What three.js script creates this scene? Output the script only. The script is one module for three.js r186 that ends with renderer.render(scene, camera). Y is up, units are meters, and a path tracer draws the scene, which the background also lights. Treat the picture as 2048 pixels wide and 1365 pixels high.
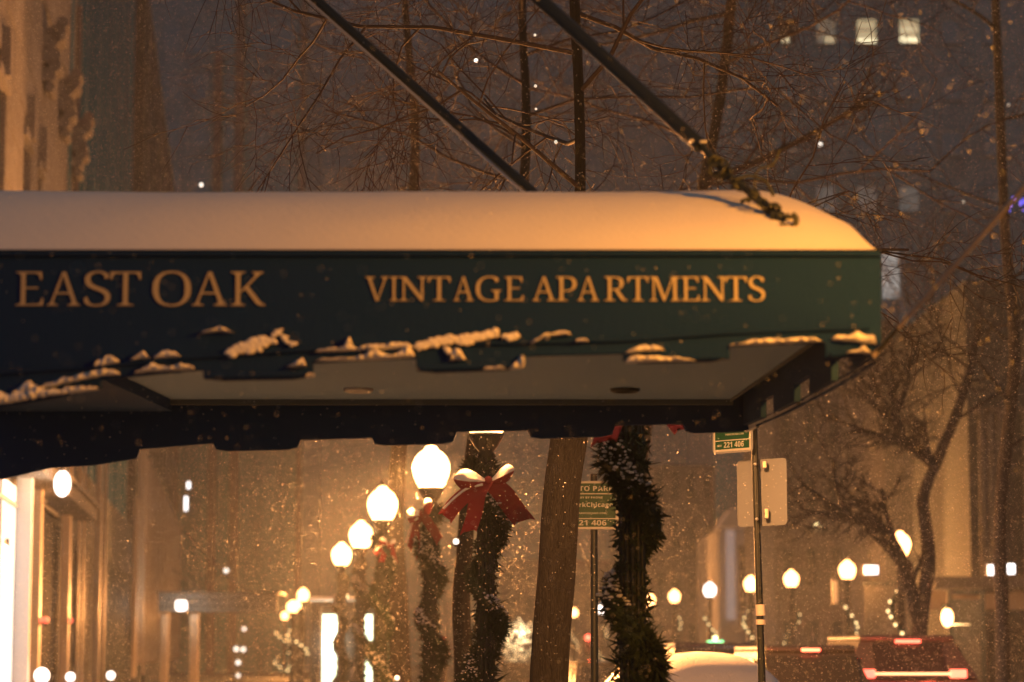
import * as THREE from 'three';
import { mergeGeometries } from 'three/addons/utils/BufferGeometryUtils.js';
import { RoundedBoxGeometry } from 'three/addons/geometries/RoundedBoxGeometry.js';
import { ImprovedNoise } from 'three/addons/math/ImprovedNoise.js';
import { FontLoader } from 'three/addons/loaders/FontLoader.js';
import { TextGeometry } from 'three/addons/geometries/TextGeometry.js';

// ---------------------------------------------------------------- camera
const EYE = 1.6, F = 5000, PITCH = Math.atan((1300 - 682.5) / F);
const scene = new THREE.Scene();
const camera = new THREE.PerspectiveCamera(2 * Math.atan(682.5 / F) * 180 / Math.PI, 2048 / 1365, 0.1, 1500);
camera.position.set(0, EYE, 0);
camera.rotation.x = PITCH;
camera.focus = 17.5; camera.userData.fStop = 1.9;
scene.add(camera);

// ---------------------------------------------------------------- night sky, exposure, falling-snow haze
const SKY_W = 64, SKY_H = 32, skyData = new Float32Array(SKY_W * SKY_H * 4);
for (let j = 0; j < SKY_H; j++) for (let i = 0; i < SKY_W; i++) {
  const up = Math.max(0, (j + 0.5) / SKY_H * 2 - 1), k = 1 - 0.25 * up;
  skyData.set([0.0225 * k, 0.0820 * k, 0.1180 * k, 1], (j * SKY_W + i) * 4);
}
const sky = new THREE.DataTexture(skyData, SKY_W, SKY_H, THREE.RGBAFormat, THREE.FloatType);
sky.mapping = THREE.EquirectangularReflectionMapping; sky.magFilter = THREE.LinearFilter; sky.needsUpdate = true;
scene.background = sky; scene.environment = sky;
scene.fog = new THREE.FogExp2(new THREE.Color().setRGB(0.74, 0.87, 1.0), 0.0013);
const moon = new THREE.DirectionalLight(0x8fb4d8, 0.012);          // what the snow clouds let through
moon.position.set(-30, 80, 40); moon.castShadow = true; moon.shadow.radius = 40;
Object.assign(moon.shadow.camera, { left: -60, right: 60, top: 60, bottom: -60, far: 300 });
scene.add(moon);
const renderer = new THREE.WebGLRenderer();
renderer.toneMapping = THREE.LinearToneMapping;
renderer.toneMappingExposure = 0.88;
renderer.shadowMap.enabled = true;
const SODIUM = new THREE.Color().setRGB(1.0, 0.365, 0.09), ROAD_LAMP = new THREE.Color().setRGB(1.0, 0.335, 0.025), NEAR_LAMP = 720, FAR_LAMP = 340, UP_SHARE = 0.06;

// ---------------------------------------------------------------- helpers
let seed = 12345;
const rnd = () => { seed |= 0; seed = seed + 0x6D2B79F5 | 0; let t = Math.imul(seed ^ seed >>> 15, 1 | seed); t = t + Math.imul(t ^ t >>> 7, 61 | t) ^ t; return ((t ^ t >>> 14) >>> 0) / 4294967296; };
const rr = (a, b) => a + (b - a) * rnd();
const noise = new ImprovedNoise(), N = (x, y = 0, z = 0) => noise.noise(x + 7.3, y + 2.1, z + 5.7);
const V = (x, y, z) => new THREE.Vector3(x, y, z);
const sp = Math.sin(PITCH), cp = Math.cos(PITCH);
// a point seen in the direction of pixel (px, py) of the 2048 x 1365 photograph, d metres away
function P(px, py, d) { const x = (px - 1024) / F, y = (682.5 - py) / F, t = d / (cp - y * sp); return V(x * t, EYE + t * (sp + y * cp), -d); }
const TH = Math.atan(0.11), cT = Math.cos(TH), sT = Math.sin(TH);
const S = (l, h, s) => V(l * cT - s * sT, h, -(s * cT + l * sT));   // lateral, height, distance along the street
const taken = {};
function numbered(name) { const n = taken[name] = (taken[name] ?? -1) + 1; return n ? `${name}_${String(n).padStart(3, '0')}` : name; }
function tag(o, label, category, group, kind) { if (label) o.userData.label = label; if (category) o.userData.category = category; if (group) o.userData.group = group; if (kind) o.userData.kind = kind; return o; }
function thing(name, label, category, pos = V(0, 0, 0), group, turn = 0) {
  const o = new THREE.Group(); o.name = numbered(name); o.position.copy(pos); o.rotation.y = turn; scene.add(o);
  return tag(o, label, category, group);
}
const merged = g => Array.isArray(g) ? (g.length === 1 ? g[0] : mergeGeometries(g.map(x => { const y = x.index ? x.toNonIndexed() : x.clone(); for (const k of Object.keys(y.attributes)) if (!['position', 'normal', 'uv'].includes(k)) y.deleteAttribute(k); if (!y.attributes.uv) y.setAttribute('uv', new THREE.BufferAttribute(new Float32Array(y.attributes.position.count * 2), 2)); y.morphAttributes = {}; return y; }))) : g;
function mesh(name, g, m, parent) {
  const o = new THREE.Mesh(merged(g), m); o.name = name; o.castShadow = o.receiveShadow = true; parent.add(o); return o;
}
function offset(o) { const v = V(0, 0, 0); while (o && o !== scene) { v.add(o.position); o = o.parent; } return v; }
// a part from geometry given in world coordinates (its thing has no turn)
function part(parent, name, g, m, label) { const gg = merged(g).clone(), p = offset(parent); gg.translate(-p.x, -p.y, -p.z); const o = mesh(name, gg, m, parent); if (label) o.userData.label = label; return o; }
function structure(name, g, m, label) { const o = mesh(numbered(name), g, m, scene); return tag(o, label, null, null, 'structure'); }
function copy(o, pos, label) { const c = o.clone(); c.name = numbered(o.name.replace(/_\d+$/, '')); c.userData = { ...o.userData }; scene.add(c); if (pos) c.position.copy(pos); if (label) c.userData.label = label; return c; }
const box = (w, h, d, x = 0, y = 0, z = 0) => new THREE.BoxGeometry(w, h, d).translate(x, y, z);
const rbox = (w, h, d, r, x = 0, y = 0, z = 0) => new RoundedBoxGeometry(w, h, d, 2, r).translate(x, y, z);
const cyl = (r0, r1, h, n = 12) => new THREE.CylinderGeometry(r1, r0, h, n);
function rod(a, b, r0, r1 = r0, n = 10) { const d = b.clone().sub(a), g = cyl(r0, r1, d.length(), n); g.applyQuaternion(new THREE.Quaternion().setFromUnitVectors(V(0, 1, 0), d.clone().normalize())); const c = a.clone().add(b).multiplyScalar(0.5); return g.translate(c.x, c.y, c.z); }
const tube = (pts, r, n = 8, k = 40) => new THREE.TubeGeometry(new THREE.CatmullRomCurve3(pts), k, r, n);
const lathe = (pts, n = 24) => new THREE.LatheGeometry(pts.map(([x, y]) => new THREE.Vector2(x, y)), n);
const ball = (r, x, y, z, n = 8) => new THREE.SphereGeometry(r, n, Math.max(4, n * 0.75 | 0)).translate(x, y, z);
function shapeOf(pts) { const s = new THREE.Shape(); pts.forEach(([x, y], i) => i ? s.lineTo(x, y) : s.moveTo(x, y)); return s; }
const extrude = (pts, depth, bevel = 0) => new THREE.ExtrudeGeometry(shapeOf(pts), { depth, bevelEnabled: bevel > 0, bevelSize: bevel, bevelThickness: bevel, bevelSegments: 2, curveSegments: 8 });
// tubes joined into one buffer, for trees and wires
class Limbs {
  constructor() { this.p = []; this.n = []; }
  seg(a, b, r0, r1, k) {
    const d = b.clone().sub(a).normalize(), u = Math.abs(d.y) < 0.9 ? V(0, 1, 0).cross(d).normalize() : V(1, 0, 0).cross(d).normalize(), w = d.clone().cross(u);
    const ring = (c, r, i) => { const t = i / k * 2 * Math.PI, q = u.clone().multiplyScalar(Math.cos(t)).addScaledVector(w, Math.sin(t)); return [c.clone().addScaledVector(q, r), q]; };
    for (let i = 0; i < k; i++) {
      const [a0, n0] = ring(a, r0, i), [a1, n1] = ring(a, r0, i + 1), [b0] = ring(b, r1, i), [b1] = ring(b, r1, i + 1);
      for (const [q, nn] of [[a0, n0], [a1, n1], [b1, n1], [a0, n0], [b1, n1], [b0, n0]]) { this.p.push(q.x, q.y, q.z); this.n.push(nn.x, nn.y, nn.z); }
    }
  }
  path(pts, r0, r1, k) { for (let i = 0; i + 1 < pts.length; i++) { const t = i / (pts.length - 1), u = (i + 1) / (pts.length - 1); this.seg(pts[i], pts[i + 1], r0 + (r1 - r0) * t, r0 + (r1 - r0) * u, k); } }
  build() { const g = new THREE.BufferGeometry(); g.setAttribute('position', new THREE.Float32BufferAttribute(this.p, 3)); g.setAttribute('normal', new THREE.Float32BufferAttribute(this.n, 3)); g.setAttribute('uv', new THREE.Float32BufferAttribute(new Float32Array(this.p.length / 3 * 2), 2)); return g; }
}
// grids for lumpy surfaces
function grid(nu, nv, f) {
  const p = [], uv = [], ix = [];
  for (let j = 0; j <= nv; j++) for (let i = 0; i <= nu; i++) { const q = f(i / nu, j / nv); p.push(q.x, q.y, q.z); uv.push(i / nu, j / nv); }
  for (let j = 0; j < nv; j++) for (let i = 0; i < nu; i++) { const a = j * (nu + 1) + i, b = a + 1, c = a + nu + 1, e = c + 1; ix.push(a, b, e, a, e, c); }
  const g = new THREE.BufferGeometry(); g.setAttribute('position', new THREE.Float32BufferAttribute(p, 3)); g.setAttribute('uv', new THREE.Float32BufferAttribute(uv, 2)); g.setIndex(ix); g.computeVertexNormals(); return g;
}

// ---------------------------------------------------------------- textures and materials
function noiseTexture(size, scales, lo = 0, hi = 1) {
  const d = new Uint8Array(size * size * 4);
  for (let y = 0; y < size; y++) for (let x = 0; x < size; x++) {
    let v = 0, a = 0; scales.forEach(([s, w], k) => { v += w * N(x / size * s, y / size * s, k * 11.3); a += w; });
    const q = Math.max(0, Math.min(255, (lo + (hi - lo) * (0.5 + 0.9 * v / a)) * 255)); d.set([q, q, q, 255], (y * size + x) * 4);
  }
  const t = new THREE.DataTexture(d, size, size); t.magFilter = THREE.LinearFilter; t.wrapS = t.wrapT = THREE.RepeatWrapping; t.needsUpdate = true; return t;
}
const grain = noiseTexture(256, [[8, 1], [24, 0.8], [64, 0.7]]), streak = noiseTexture(256, [[4, 1], [12, 0.6], [40, 0.5]], 0.55, 1.0);
const barkMap = noiseTexture(256, [[6, 1], [18, 1], [48, 0.8]], -0.1, 0.9);
const rgb = (r, g, b) => new THREE.Color().setRGB(r, g, b);
const mat = (r, g, b, rough = 0.9, extra = {}) => new THREE.MeshStandardMaterial({ color: rgb(r, g, b), roughness: rough, ...extra });
const glow = (r, g, b, k = 1) => new THREE.MeshStandardMaterial({ color: rgb(0.6, 0.6, 0.6), roughness: 0.6, emissive: rgb(r, g, b), emissiveIntensity: k });
const rep = (t, x, y) => { const c = t.clone(); c.repeat.set(x, y); c.needsUpdate = true; return c; };
const M = {
  snow: mat(0.82, 0.83, 0.85, 0.95, { bumpMap: rep(grain, 30, 12), bumpScale: 0.0018 }),
  snowOld: mat(0.84, 0.85, 0.87, 0.95, { bumpMap: rep(grain, 12, 12), bumpScale: 0.006 }),
  snowClump: mat(0.80, 0.81, 0.84, 0.95),
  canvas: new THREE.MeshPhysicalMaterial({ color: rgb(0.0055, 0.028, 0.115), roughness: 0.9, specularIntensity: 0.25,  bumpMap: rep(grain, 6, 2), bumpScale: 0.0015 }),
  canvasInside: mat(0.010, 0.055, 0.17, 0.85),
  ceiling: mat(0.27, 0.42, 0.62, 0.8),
  letter: mat(0.40, 0.37, 0.31, 0.7),
  iron: mat(0.018, 0.026, 0.030, 0.5, { metalness: 0.2 }),
  rod: mat(0.03, 0.04, 0.045, 0.32, { metalness: 0.6 }),
  brightMetal: mat(0.5, 0.52, 0.54, 0.35, { metalness: 0.6 }),
  globe: glow(13, 6.2, 2.3), globeFar: glow(11, 5.0, 1.7), globeCool: glow(6, 5, 4.4), bulb: glow(3.4, 2.5, 1.1), bulbWhite: glow(2.2, 2.0, 1.7), bulbTree: glow(0.9, 0.8, 0.6), bulbBlue: glow(0.10, 0.12, 1.3),
  needle: mat(0.022, 0.045, 0.030, 0.8), ribbon: mat(0.24, 0.016, 0.022, 0.75),
  bark: mat(0.028, 0.028, 0.031, 0.95, { map: rep(barkMap, 5, 7), bumpMap: rep(barkMap, 5, 7), bumpScale: 0.03 }), twig: mat(0.038, 0.028, 0.025, 0.85), barkDark: mat(0.028, 0.026, 0.026, 0.95),
  stone: [0.30, 0.33, 0.27, 0.36].map(k => mat(k, k * 0.96, k * 0.93, 0.9, { map: rep(streak, 1, 1) })),
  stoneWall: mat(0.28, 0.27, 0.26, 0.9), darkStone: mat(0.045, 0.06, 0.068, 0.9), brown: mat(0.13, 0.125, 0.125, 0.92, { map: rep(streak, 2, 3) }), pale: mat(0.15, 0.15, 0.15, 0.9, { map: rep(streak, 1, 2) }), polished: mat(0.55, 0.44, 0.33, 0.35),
  towerPane: mat(0.06, 0.29, 0.36, 0.3, { metalness: 0.9 }), towerDark: mat(0.07, 0.34, 0.42, 0.45, { metalness: 0.9, map: rep(streak, 3, 3) }), trim: mat(0.14, 0.17, 0.19, 0.9),
  glass: new THREE.MeshPhysicalMaterial({ color: rgb(0.012, 0.022, 0.028), roughness: 0.4, specularIntensity: 0.35 }),
  shopGlass: new THREE.MeshPhysicalMaterial({ color: rgb(0.012, 0.022, 0.028), roughness: 0.55, specularIntensity: 0.06, ior: 1.2 }),
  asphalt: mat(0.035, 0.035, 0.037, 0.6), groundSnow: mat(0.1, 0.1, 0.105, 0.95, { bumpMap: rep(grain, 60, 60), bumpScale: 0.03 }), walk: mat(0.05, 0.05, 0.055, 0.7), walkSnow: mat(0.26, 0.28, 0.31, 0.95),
  plate: mat(0.20, 0.23, 0.28, 0.6), signGreen: mat(0.01, 0.12, 0.06, 0.6),
  paintDark: new THREE.MeshPhysicalMaterial({ color: rgb(0.03, 0.028, 0.03), roughness: 0.35, clearcoat: 0.8, clearcoatRoughness: 0.1 }),
  paintSuv: new THREE.MeshPhysicalMaterial({ color: rgb(0.05, 0.055, 0.06), roughness: 0.45, clearcoat: 0.4, clearcoatRoughness: 0.2 }),
  paintGrey: new THREE.MeshPhysicalMaterial({ color: rgb(0.12, 0.115, 0.12), roughness: 0.4, clearcoat: 0.8, clearcoatRoughness: 0.15 }),
  carGlass: new THREE.MeshPhysicalMaterial({ color: rgb(0.02, 0.02, 0.022), roughness: 0.15 }), rubber: mat(0.02, 0.02, 0.02, 0.8),
  red: glow(6, 0.5, 0.32), redDim: glow(1.6, 0.12, 0.08), green: glow(0.4, 3.2, 0.9), panelLight: glow(3.6, 4.2, 2.9), white: glow(4.2, 4.0, 3.9), shopLight: glow(1.2, 1.17, 1.1),
};
function lampLight(parent, color, cd, x, y, z) { const l = new THREE.PointLight(color, cd); l.position.set(x, y, z); l.castShadow = true; l.shadow.radius = 6; l.name = 'lamp_light'; parent.add(l); return l; }

// ---------------------------------------------------------------- ground, road, pavements
{
  const flat = (l0, l1, s0, s1, y0, y1) => { const g = box(l1 - l0, y1 - y0, s1 - s0, (l0 + l1) / 2, (y0 + y1) / 2, -(s0 + s1) / 2); return g.rotateY(TH); };
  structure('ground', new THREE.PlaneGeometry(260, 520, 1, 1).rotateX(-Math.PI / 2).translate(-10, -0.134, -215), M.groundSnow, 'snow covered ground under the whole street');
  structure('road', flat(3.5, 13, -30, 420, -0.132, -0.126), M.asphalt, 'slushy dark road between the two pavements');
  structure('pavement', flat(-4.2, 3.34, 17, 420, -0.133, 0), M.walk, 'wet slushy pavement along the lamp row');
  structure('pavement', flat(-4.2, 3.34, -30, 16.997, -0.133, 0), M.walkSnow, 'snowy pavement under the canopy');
  structure('pavement', flat(13.16, 24, -30, 420, -0.133, 0), M.walk, 'snowy pavement across the road');
  structure('kerb', flat(3.343, 3.5, -30, 420, -0.133, 0.006), M.stoneWall, 'stone kerb beside the parked snowy car');
  structure('kerb', flat(13.0, 13.157, -30, 420, -0.133, 0.006), M.stoneWall, 'stone kerb on the far side of the road');
}

// ---------------------------------------------------------------- the canopy
const D1 = 10, D2 = 13.6;
const font = await new FontLoader().loadAsync('fonts/droid/droid_serif_regular.typeface.json');
const canopy = thing('entrance_canopy', 'dark navy entrance canopy with gold lettering and a thick load of snow', 'canopy', V(0, 2.7, -11.8));
const EAVE = P(1000, 506, D1).y, XR = P(1759, 600, D1).x, XL = P(-420, 600, D1).x;
const pl = (px, py, d) => { const q = P(px, py, d); return [q.x, q.y]; };
const UP1 = [[-420, 800], [200, 758], [387, 740], [630, 724], [830, 715], [1055, 711], [1250, 706], [1457, 691], [1645, 684], [1760, 680]];
const lineAt = (L, x) => { for (let i = 0; i + 1 < L.length; i++) if (x <= L[i + 1][0]) { const t = (x - L[i][0]) / (L[i + 1][0] - L[i][0]); return L[i][1] + t * (L[i + 1][1] - L[i][1]); } return L[L.length - 1][1]; };
const TAB1 = [[-420, 905], [0, 815], [197, 779], [410, 761], [620, 756], [840, 745], [1040, 738], [1250, 726], [1457, 721], [1655, 719], [1760, 704]];
const TABS = [[-420, 197], [410, 622], [836, 1046], [1250, 1456], [1655, 1760]];
let nearFascia;
{
  const bottom = [], q = (x, L) => [x, lineAt(L, x)];
  let x = -420;
  for (const [a, b] of TABS) {
    if (a > x) for (let k = 0; k <= 6; k++) bottom.push(q(x + 3 + (a - 6 - x) * k / 6, UP1));
    for (let k = 0; k <= 6; k++) { const e = k === 0 || k === 6 ? -5 : 0; const [X, Y] = q(a + (b - a) * k / 6, TAB1); bottom.push([X + (k === 0 ? -2 : k === 6 ? 2 : 0), Y + e]); }
    x = b;
  }
  const top = [[1760, 506], [1000, 506], [-420, 506]];
  const pts = [...bottom, ...top].map(([a, b]) => pl(a, b, D1));
  nearFascia = part(canopy, 'fascia', extrude(pts, 0.028, 0.003).translate(0, 0, -D1 - 0.03), M.canvas);
  // ledges that catch the snow: a bead above the castellated edge and a lip along it
  const bead = [];
  for (let px = -420; px <= 1756; px += 40) bead.push(P(px, lineAt(UP1, px) - 25, D1 - 0.01));
  part(nearFascia, 'moulding', tube(bead, 0.009, 6, 90), M.canvas);
  for (const [a, b] of TABS) { const l = []; for (let k = 0; k <= 5; k++) { const X = a + 8 + (b - a - 16) * k / 5; l.push(P(X, lineAt(TAB1, X) - 7, D1 - 0.012)); } part(nearFascia, 'edge_roll', tube(l, 0.012, 6, 12), M.canvas); }
  // lettering
  const words = [['EAST OAK', 544.5, 612, [[33, 86], [95, 160], [169, 220], [221, 281], null, [306, 381], [385, 454], [462, 531]]],
    ['VINTAGE APARTMENTS', 554.5, 602.5, [[731, 777], [780, 796], [798, 854], [856, 901], [907, 947], [952, 1003], [1009, 1047], null, [1065, 1111], [1112, 1153], [1155, 1198], [1209, 1255], [1255, 1297], [1299, 1360], [1362, 1399], [1401, 1454], [1450, 1494], [1497, 1530]]]];
  for (const [text, y0, y1, spans] of words) [...text].forEach((c, i) => {
    if (!spans[i]) return;
    const g = new TextGeometry(c, { font, size: 1, depth: 0.004, curveSegments: 8, bevelEnabled: true, bevelThickness: 0.0004, bevelSize: 0, bevelOffset: -0.013, bevelSegments: 1 }); g.computeBoundingBox();
    const b = g.boundingBox, [a0, t0] = pl(spans[i][0], y0, D1), [a1, t1] = pl(spans[i][1], y1, D1), over = 'SOG'.includes(c) ? 0.02 * (t0 - t1) : 0;
    g.translate(-b.min.x, -b.min.y, 0).scale((a1 - a0) / (b.max.x - b.min.x), (t0 - t1 + 2 * over) / (b.max.y - b.min.y), 1).translate(a0, t1 - over, -D1 + 0.0045);
    part(nearFascia, 'letter', g, M.letter);
  });
  // snow lying along the ledges: [pixel x, pixel y of its foot, height in pixels]
  const strip = (pts, bulge = 1) => {
    const L = pts.length - 1, f = u => { const i = Math.min(L - 1, u * L | 0), t = u * L - i; return pts[i].map((a, k) => a + (pts[i + 1][k] - a) * t); }, n = Math.max(14, (pts[L][0] - pts[0][0]) / 4 | 0), ph = rr(0, 90);
    return grid(n, 9, (u, v) => {
      const [x, y, h0] = f(u), end = Math.pow(Math.max(0, 1 - Math.pow(Math.abs(2 * u - 1), 4)), 0.5), lump = 1 + 0.6 * N(x / 19, ph) + 0.22 * N(x / 7, ph + 4), h = h0 * end * Math.max(0.25, lump), a = v * Math.PI;
      const q = P(x + 1.5 * N(x / 6, v * 3, ph), y - h * (0.5 - 0.5 * Math.cos(a)) - 1.2 * N(x / 8, v * 3, ph + 9) * end, D1);
      q.z = -D1 + 0.006 + (0.012 + 0.038 * end * bulge) * Math.sin(a) * (0.75 + 0.5 * N(x / 9, v * 2, ph)); return q;
    });
  };
  const lumps = (list, r0, r1, k) => { const out = []; for (const [x0, y0, x1, y1, w, n] of list) for (let i = 0; i < n; i++) { const t = rnd(), a = rr(0, 6.28), q = P(x0 + (x1 - x0) * t + Math.cos(a) * w * rnd(), y0 + (y1 - y0) * t + Math.sin(a) * w * 0.7 * rnd(), D1), r = rr(r0, r1); const g = new THREE.IcosahedronGeometry(r, 1).scale(rr(0.9, 1.6), rr(0.6, 0.9), k); g.rotateZ(rr(-0.6, 0.6)); out.push(g.translate(q.x, q.y, -D1 + 0.02)); } return out; };
  const SN = [
    [[-300, 868, 20], [-100, 835, 22], [0, 812, 22], [60, 801, 20], [100, 794, 14], [150, 787, 16], [198, 779, 12]],
    [[10, 797, 10], [60, 783, 18], [80, 780, 6], [130, 768, 12], [170, 760, 9], [210, 752, 16], [240, 750, 12]],
    [[188, 735, 14], [212, 731, 22], [240, 726, 14]], [[262, 722, 4], [286, 719, 14], [300, 718, 4]], [[308, 718, 8], [335, 716, 19], [362, 715, 5]],
    [[270, 747, 7], [300, 744, 16], [340, 742, 8], [365, 741, 12], [390, 739, 12]],
    [[630, 705, 9], [700, 703, 8], [715, 702, 6]], [[688, 702, 8], [699, 700, 26], [708, 700, 6]], [[712, 702, 6], [760, 700, 14], [828, 697, 12]],
    [[632, 723, 9], [700, 722, 5], [750, 721, 20], [790, 718, 8], [815, 716, 22], [830, 715, 10]],
    [[574, 735, 5], [606, 734, 18], [612, 734, 6]], [[612, 757, 8], [630, 753, 6]],
    [[902, 722, 20], [912, 721, 30], [932, 721, 5]], [[966, 741, 6], [1012, 740, 7]], [[1018, 740, 4], [1044, 738, 22], [1049, 734, 14]],
    [[1250, 708, 8], [1290, 703, 10], [1330, 702, 5]], [[1252, 727, 12], [1300, 725, 12], [1392, 723, 6]],
    [[1457, 692, 4], [1520, 690, 10], [1600, 686, 12], [1646, 684, 4]], [[1662, 681, 6], [1700, 684, 18], [1738, 688, 24], [1752, 690, 18]], [[1690, 709, 5], [1725, 708, 14], [1742, 708, 10]],
    [[1090, 682, 12], [1100, 678, 6]], [[1150, 686, 8], [1178, 685, 8]], [[402, 668, 7], [440, 664, 9], [468, 667, 5]], [[1060, 690, 6], [1090, 676, 8], [1130, 671, 7], [1142, 672, 5]],
  ];
  SN.forEach(s => part(nearFascia, 'snow_ridge', strip(s), M.snowClump));
  part(nearFascia, 'snow_clump', lumps([[465, 705, 535, 683, 17, 90]], 0.007, 0.017, 0.7), M.snowClump, 'thick mottled lump of snow on the second tab');
  part(nearFascia, 'snow_clump', lumps([[545, 672, 562, 664, 7, 14], [565, 672, 590, 694, 7, 16]], 0.006, 0.011, 0.7), M.snowClump);
  part(nearFascia, 'snow_clump', lumps([[838, 693, 890, 680, 10, 60], [885, 682, 940, 682, 12, 60], [930, 682, 992, 667, 11, 90], [890, 700, 900, 704, 6, 10], [1008, 676, 1034, 674, 8, 20]], 0.006, 0.014, 0.7), M.snowClump, 'long mottled ridge of snow on the third tab');

}
{ // the far and the front valance, the ceiling and its lights
  const UP2 = [[-420, 1010], [0, 955], [102, 934], [130, 936], [274, 898], [430, 885], [595, 879], [745, 875], [910, 863], [1060, 860], [1230, 850], [1370, 847], [1500, 845]];
  const TAB2 = [[-420, 1030], [0, 958], [102, 934], [200, 929], [274, 920], [430, 902], [595, 898], [750, 891], [905, 886], [1062, 877], [1222, 872], [1373, 866], [1500, 862]];
  const T2 = [[-420, 272], [432, 594], [750, 906], [1062, 1224], [1373, 1500]], bottom = [];
  let x = -420;
  for (const [a, b] of T2) {
    if (a > x) for (let k = 0; k <= 5; k++) { const X = x + 6 + (a - 12 - x) * k / 5; bottom.push([X, lineAt(UP2, X)]); }
    for (let k = 0; k <= 8; k++) { const X = a + (b - a) * k / 8; bottom.push([X, lineAt(TAB2, X) - (k === 0 || k === 8 ? 4 : 0)]); }
    x = b;
  }
  part(canopy, 'far_valance', extrude([...bottom, [1500, 640], [-420, 640]].map(([a, b]) => pl(a, b, D2)), 0.03, 0.003).translate(0, 0, -D2 - 0.035), M.canvasInside);
  const A = V(XR - 0.01, 0, -D1 - 0.034), B = V(P(1497, 800, D2).x, 0, -D2 + 0.002), L = A.distanceTo(B), top = EAVE - 0.004;
  const y0 = P(1757, 712, D1).y, y1 = P(1500, 851, D2).y, lo = u => y0 + (y1 - y0) * u - 0.02 * Math.sin(Math.PI * u), pts = [[0, top], [0, lo(0)]];
  const notch = [[0.12, 0.24], [0.40, 0.52], [0.70, 0.82]];
  for (const [a, b] of notch) pts.push([a * L, lo(a)], [a * L + 0.006, lo(a) + 0.085], [b * L - 0.006, lo(b) + 0.085], [b * L, lo(b)]);
  pts.push([L, lo(1)], [L, top]);
  const basis = new THREE.Matrix4().makeBasis(B.clone().sub(A).normalize(), V(0, 1, 0), B.clone().sub(A).normalize().cross(V(0, 1, 0))).setPosition(A);
  const onFront = g => g.applyMatrix4(basis);
  const front = part(canopy, 'front_valance', onFront(extrude(pts, 0.03).translate(0, 0, -0.03)), M.canvasInside);
  const edge = (u0, u1, dy, r) => { const l = []; for (let k = 0; k <= 8; k++) { const u = u0 + (u1 - u0) * k / 8; l.push(V(u * L, lo(u) + dy + 0.006 * N(u * 9, dy * 50), 0.012).applyMatrix4(basis)); } return tube(l, r, 6, 24); };
  part(front, 'edge_cord', [edge(0.02, 1.03, -0.012, 0.008), edge(0.05, 1.0, 0.012, 0.006)], M.canvasInside);
  part(front, 'snow_ridge', [edge(0.42, 0.50, 0.0, 0.008), edge(0.56, 0.74, 0.004, 0.011), edge(0.75, 0.9, 0.002, 0.013), edge(0.86, 1.03, 0.0, 0.016), edge(0.93, 1.05, -0.02, 0.012)], M.snowClump);
  const CH = P(900, 803, D2).y, c0 = P(190, 765, 12.5).x;
  const cx = z => XR - 0.05 + (B.x - XR - 0.0) * ((-z - D1) / (D2 - D1)) - 0.06;
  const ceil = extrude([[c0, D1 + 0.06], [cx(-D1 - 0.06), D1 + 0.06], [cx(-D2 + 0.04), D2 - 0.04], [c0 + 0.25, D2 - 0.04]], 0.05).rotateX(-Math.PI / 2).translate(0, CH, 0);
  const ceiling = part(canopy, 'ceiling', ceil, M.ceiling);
  part(ceiling, 'edge_trim', [rod(V(cx(-D1 - 0.2), CH - 0.006, -D1 - 0.2), V(cx(-D2 + 0.05), CH - 0.006, -D2 + 0.05), 0.008), box(3.2, 0.03, 0.05, -0.4, CH - 0.012, -D2 + 0.08)], M.trim);
  part(canopy, 'lowered_soffit', extrude([[XL, D1 + 0.06], [c0 - 0.003, D1 + 0.06], [c0 + 0.247, D2 - 0.04], [XL, D2 - 0.04]], 0.3).rotateX(-Math.PI / 2).translate(0, CH - 0.06, 0), M.canvasInside);
  for (const px of [717, 1250]) {
    const q = P(px, 778, 12.94), r = lathe([[0.045, 0.004], [0.052, -0.012], [0.062, -0.018], [0.074, -0.012], [0.078, 0.0]], 28).translate(q.x, CH - 0.002, q.z);
    const ring = part(ceiling, 'recessed_light', r, px < 1000 ? M.brightMetal : M.iron);
    part(ring, 'lens', new THREE.CircleGeometry(0.05, 24).rotateX(Math.PI / 2).translate(q.x, CH - 0.006, q.z), M.glass);
  }
  // arched roof under its snow
  const rise = (x, z) => {
    const w = (-z - D1) / (D2 - D1), c = Math.min(1, Math.max(0, w)), t = Math.max(0, XR + 0.012 - x);
    const arch = Math.pow(Math.max(0, 1 - Math.pow(2 * c - 1, 2)), 1.1), end = t < 0.05 ? 0.74 * Math.sqrt(1 - (1 - t / 0.05) ** 2) : 0.74 + 0.26 * (1 - Math.pow(1 - Math.min(1, (t - 0.05) / 0.4), 2.2));
    return arch * end;
  };
  const top0 = EAVE + 0.012, HR = 0.525;
  const roof = (h, off) => grid(170, 60, (u, v) => { const x = XL + (XR + 0.012 - XL) * (1 - Math.pow(1 - u, 1.6)), vv = 0.5 - 0.5 * Math.cos(Math.PI * v), z = -D1 + 0.012 - (D2 - D1 + 0.02) * vv, r = rise(x, z); return V(x, top0 + off + h * r + (off === 0 ? 0.011 * Math.min(1, r * 3) * (N(x * 1.1, z * 1.5) + 0.15 * N(x * 4, z * 4)) : 0), z); });
  part(canopy, 'roof', [roof(HR - 0.06, -0.03)], M.canvasInside);
  part(canopy, 'snow_cover', roof(HR, 0), M.snow, 'smooth deep snow on the canopy roof lit orange by a street lamp');
  part(canopy, 'eave_trim', box(XR - XL, 0.02, 0.03, (XR + XL) / 2, EAVE - 0.004, -D1 + 0.003), M.canvas);
}
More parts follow.
